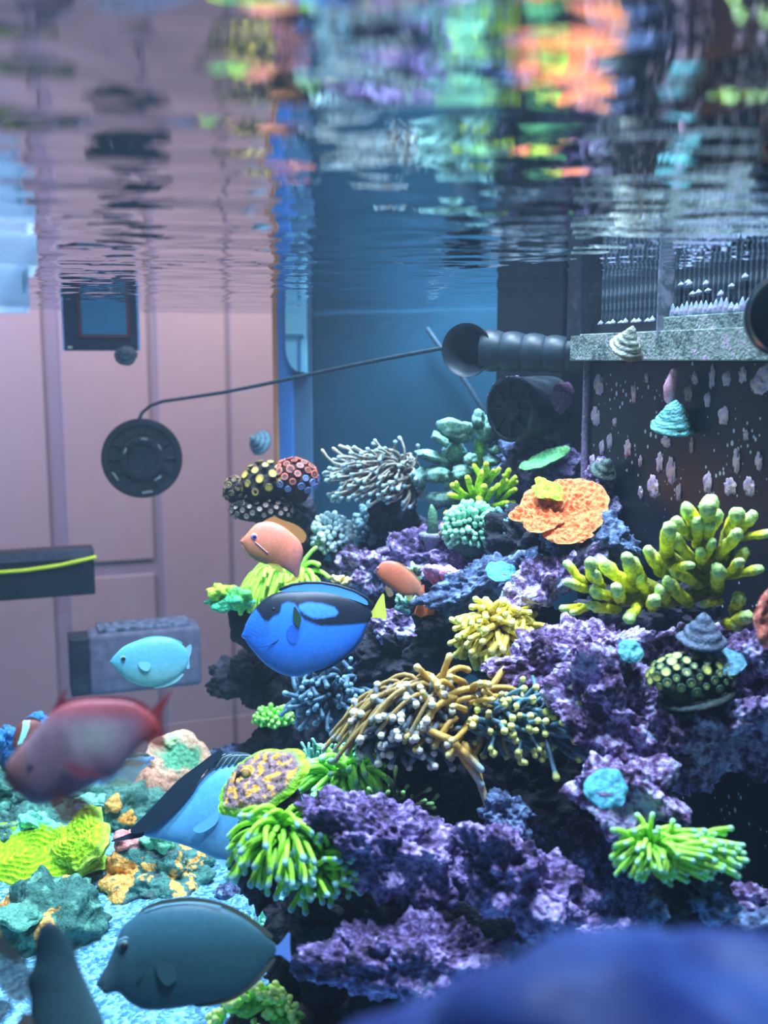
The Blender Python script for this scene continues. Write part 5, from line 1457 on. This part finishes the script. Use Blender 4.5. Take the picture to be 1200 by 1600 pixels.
# red anthias close to us
f = Fish('blurred violet and red anthias with trailing fins nearest the sand', 140, 1180, 0.42, 0, 1080, 4.286, 'anthias')
def redc(x, y):
    c = A(146, 130, 164)
    d_ = math.hypot((x - 640) / 220, (y - 330) / 150)
    c = lerp(A(160, 180, 196), c, max(0, min(1, d_)))
    top = 150 + 0.12 * max(0, x - 500)
    c = lerp(c, A(150, 82, 104), max(0, min(1, (top + 70 - y) / 90)))
    c = lerp(c, A(172, 86, 100), max(0, min(1, (x - 860) / 120)))
    c = lerp(c, A(170, 128, 140), max(0, min(1, (260 - x) / 120)))
    return c
f.body([(92, 500), (110, 430), (180, 340), (260, 265), (340, 180), (430, 115), (560, 85), (760, 100), (880, 130), (970, 190), (1010, 230)], [(92, 530), (160, 610), (270, 690), (400, 680), (540, 650), (640, 600), (740, 570), (830, 480), (900, 410), (960, 370), (1000, 340)], 0.30, redc)
f.fin('dorsal_fin', [(360, 170), (420, 80), (470, 5), (485, 10), (450, 80), (560, 66), (760, 75), (900, 105), (1000, 180), (940, 190), (760, 120), (560, 110)], A(150, 56, 84), m=FINT)
f.fin('tail_fin', [(960, 210), (1010, 170), (1080, 110), (1145, 55), (1100, 130), (1050, 220), (1060, 330), (1075, 440), (1000, 420), (930, 370), (950, 300)], A(160, 64, 76), m=FINT)
f.fin('pelvic_fin', [(340, 670), (430, 640), (560, 680), (640, 760), (665, 835), (600, 800), (520, 790), (480, 822), (420, 810)], A(124, 84, 84), dy=-0.004, m=FINT)
f.fin('anal_fin', [(640, 600), (740, 570), (830, 450), (905, 425), (945, 500), (920, 585), (850, 635), (740, 640)], A(170, 186, 170), m=FINS)
f.fin('pectoral_fin', [(420, 440), (520, 560), (640, 560), (720, 580), (600, 520)], A(150, 80, 110), dy=-f.w - 0.001, m=FINS)
f.disc('eye', 252, 458, 26, A(80, 84, 120), -f.w * 0.62); f.disc('pupil', 252, 458, 15, A(24, 28, 60), -f.w * 0.62 - 0.001)
f.line('mouth', [(110, 560), (180, 600), (260, 640)], 6, A(96, 80, 100), -f.w * .35)

# dark tang
f = Fish('dark slate surgeonfish swimming low over the sand beside the pillar', 290, 1485, 0.56, 150, 1390, 3.87)
def darkc(x, y):
    c = lerp(A(36, 86, 112), A(26, 62, 80), max(0, min(1, (y - 200) / 200)))
    return lerp(c, A(60, 90, 112), max(0, min(1, (300 - x) / 250)) * 0.6)
f.body([(68, 470), (130, 385), (165, 310), (200, 225), (250, 180), (330, 138), (420, 118), (560, 116), (700, 148), (820, 205), (930, 285), (1000, 355), (1045, 400)], [(82, 505), (110, 535), (180, 536), (240, 592), (320, 636), (450, 648), (600, 643), (750, 632), (860, 590), (950, 520), (1010, 462), (1045, 440)], 0.26, darkc, ns=80, nr=48)
df = f.fin('dorsal_fin', [(260, 178), (330, 118), (420, 95), (560, 92), (700, 122), (820, 176), (940, 262), (1025, 345), (1010, 362), (920, 290), (800, 210), (690, 160), (560, 130), (420, 132)], A(52, 62, 60), th=0.002)
MB().tube([(f.g(x, y)[0], -0.0035, f.g(x, y)[1]) for x, y in [(330, 146), (420, 126), (560, 125), (650, 138), (740, 165)]], 3.5 / 3.87 * f.s, A(110, 180, 220), n=6).build('pale_edge', VSMOOTH, df)
f.fin('anal_fin', [(560, 640), (750, 625), (870, 575), (960, 500), (1025, 450), (1025, 475), (960, 540), (870, 610), (760, 655), (600, 660)], A(46, 56, 56), th=0.002)
f.fin('tail_fin', [(1020, 400), (1060, 390), (1120, 320), (1110, 400), (1115, 500), (1060, 445), (1020, 445)], A(70, 110, 190), th=0.0016)
e = f.disc('eye', 218, 310, 34, A(70, 116, 134), -f.w * 0.55); f.disc('pupil', 218, 312, 21, A(14, 26, 34), -f.w * 0.55 - 0.0022)
MB().tube([(f.g(x, y)[0], -f.w * 0.62, f.g(x, y)[1]) for x, y in [(182, 300), (195, 278), (225, 268), (252, 278)]], 4.5 / 3.87 * f.s, A(110, 176, 216), n=6).build('eye_brow', VSMOOTH, f.t)
f.line('gill_line', [(330, 340), (342, 400), (325, 460), (285, 500)], 5, A(22, 46, 62), -f.w * 0.86)
f.fin('pectoral_fin', [(380, 400), (470, 420), (500, 500), (440, 540), (390, 480)], A(34, 72, 92), dy=-f.w - 0.001, m=FINT)
f.line('mouth', [(82, 520), (100, 505), (120, 508)], 4, A(40, 50, 60), -0.003)

# pale blue tang behind the pillar, black fin raised
f = Fish('sky blue tang with a black raised fin half hidden behind the pillar', 340, 1268, 0.77, 0, 0, 1.0)
def skyc(x, y):
    return lerp(A(70, 150, 214), A(74, 128, 176), max(0, min(1, (y - 1250) / 90)))
f.body([(480, 1290), (455, 1235), (410, 1208), (360, 1200), (325, 1212), (300, 1238), (270, 1265), (240, 1284), (226, 1288)][::-1], [(480, 1300), (455, 1335), (410, 1350), (350, 1340), (300, 1316), (262, 1302), (226, 1293)][::-1], 0.26, skyc)
f.fin('dorsal_fin', [(212, 1286), (240, 1262), (262, 1240), (285, 1218), (310, 1202), (345, 1178), (352, 1186), (318, 1214), (306, 1236), (280, 1262), (250, 1284), (222, 1292)], A(14, 34, 54), dy=-0.006, th=0.003)
f.fin('tail_fin', [(232, 1284), (218, 1288), (180, 1300), (212, 1298), (235, 1296)], A(20, 40, 60), dy=-0.003)
for i in range(6):
    x = 322 + i * 9
    f.line('fin_spine', [(x, 1206 - i), (x + 10, 1192 - i * .5), (x + 22, 1186 + i)], 1.6, A(90, 120, 140), -0.005)
f.fin('spiny_fin', [(318, 1208), (335, 1190), (370, 1182), (398, 1190), (380, 1204), (345, 1204)], A(70, 104, 130), dy=-0.002, m=FINT)
f.fin('pectoral_fin', [(300, 1290), (330, 1275), (345, 1262), (340, 1285), (315, 1298)], A(90, 170, 226), dy=-f.w - 0.001, m=FINT)
f.fin('anal_fin', [(330, 1332), (380, 1344), (420, 1348), (400, 1366), (350, 1350)], A(110, 184, 226), dy=-0.004, m=FINT)
f.disc('eye', 452, 1268, 5, A(30, 50, 70), -f.w * 0.6)

# clownfish by the blue mushroom coral
f = Fish('dark clownfish with a pale blue band beside the blue mushroom coral', 44, 1150, 0.985, 0, 1080, 4.286)
def clown(x, y):
    if inside([(165, 200), (205, 208), (190, 270), (150, 345), (120, 350), (150, 280)], x, y): return A(130, 226, 250)
    return A(96, 56, 54)
f.body([(95, 330), (120, 250), (160, 205), (210, 200), (260, 220), (300, 260), (320, 290)], [(95, 350), (130, 380), (180, 395), (230, 380), (280, 340), (320, 310)], 0.4, clown, ns=60, nr=40)
f.fin('dorsal_fin', [(130, 240), (170, 190), (220, 186), (280, 225), (250, 225), (190, 210)], A(70, 44, 48))
f.fin('tail_fin', [(310, 290), (355, 260), (360, 330), (315, 315)], A(96, 60, 54))
f.disc('eye', 120, 310, 12, A(20, 20, 26), -f.w * 0.45)
# small dark wrasse peeping behind the red anthias
f = Fish('thin black and blue wrasse behind the tail of the red anthias', 222, 1184, 0.95, 0, 1080, 4.286)
f.body([(835, 470), (860, 430), (920, 408), (980, 420), (1010, 440)], [(835, 478), (870, 450), (920, 470), (975, 478), (1010, 458)], 0.5, lambda x, y: A(20, 24, 34) if y < 440 else A(100, 150, 220), ns=30, nr=20)
f.fin('tail_fin', [(1000, 440), (1030, 445), (1028, 468), (1000, 462)], A(110, 110, 240))
f.disc('eye', 858, 448, 6, A(200, 220, 220), -f.w * 0.5)

# dark grey fish diving away at the lower left
f = Fish('dark grey fish seen from behind with pale side fins beside the large teal rock', 80, 1540, 0.40, 0, 1430, 7.06)
f.body([(545, 185), (480, 262), (440, 360), (412, 560), (345, 690), (365, 860), (360, 1000), (380, 1180), (400, 1500)], [(572, 185), (645, 232), (722, 350), (790, 480), (832, 640), (900, 820), (980, 1030), (1040, 1220), (1080, 1500)], 0.34, lambda x, y: lerp(A(32, 66, 86), A(56, 96, 116), max(0, min(1, (y - 300) / 700))), ns=40, nr=32)
f.fin('side_fin', [(10, 150), (100, 220), (240, 360), (395, 580), (345, 700), (365, 875), (240, 868), (130, 760), (70, 560), (30, 300)], A(104, 126, 138), dy=-0.004, m=FINT)
f.fin('side_fin', [(-60, 900), (110, 780), (240, 872), (140, 990), (80, 1070), (72, 1260), (-60, 1260)], A(84, 100, 108), dy=-0.003, m=FINT)
f.fin('anal_fin', [(300, 950), (390, 1000), (400, 1260), (165, 1260), (190, 1120)], A(90, 100, 108), dy=-0.003)

# ------------------------------------------------------------------ blurred blue mound right in front of the lens
m = ramp_mat('clam_mantle', [(0.0, A(30, 44, 112)), (0.42, A(42, 64, 148)), (0.55, A(60, 96, 184)), (0.7, A(84, 76, 178))], scale=18, scale2=60, bump=0.001, bscale=120, rough=0.5)
me = lump_mesh('soft_coral', (0.075, 0.055, 0.050), m, 41, 5, (0, 6, 0), big=0.12, lump=0.002, fine=0)
q = P(1070, 1885, 0.185)
t = thing('soft_coral', 'blurred violet blue soft coral mound right against the front', 'coral', (q.x, q.y, 0))
link('crown', me, t, (0, 0, q.z))
MB().lathe([(0.05, -0.01), (0.04, 0.04), (0.034, q.z * 0.6), (0.05, q.z)], 24, A(60, 60, 120)).build('stalk', VROUGH, t)
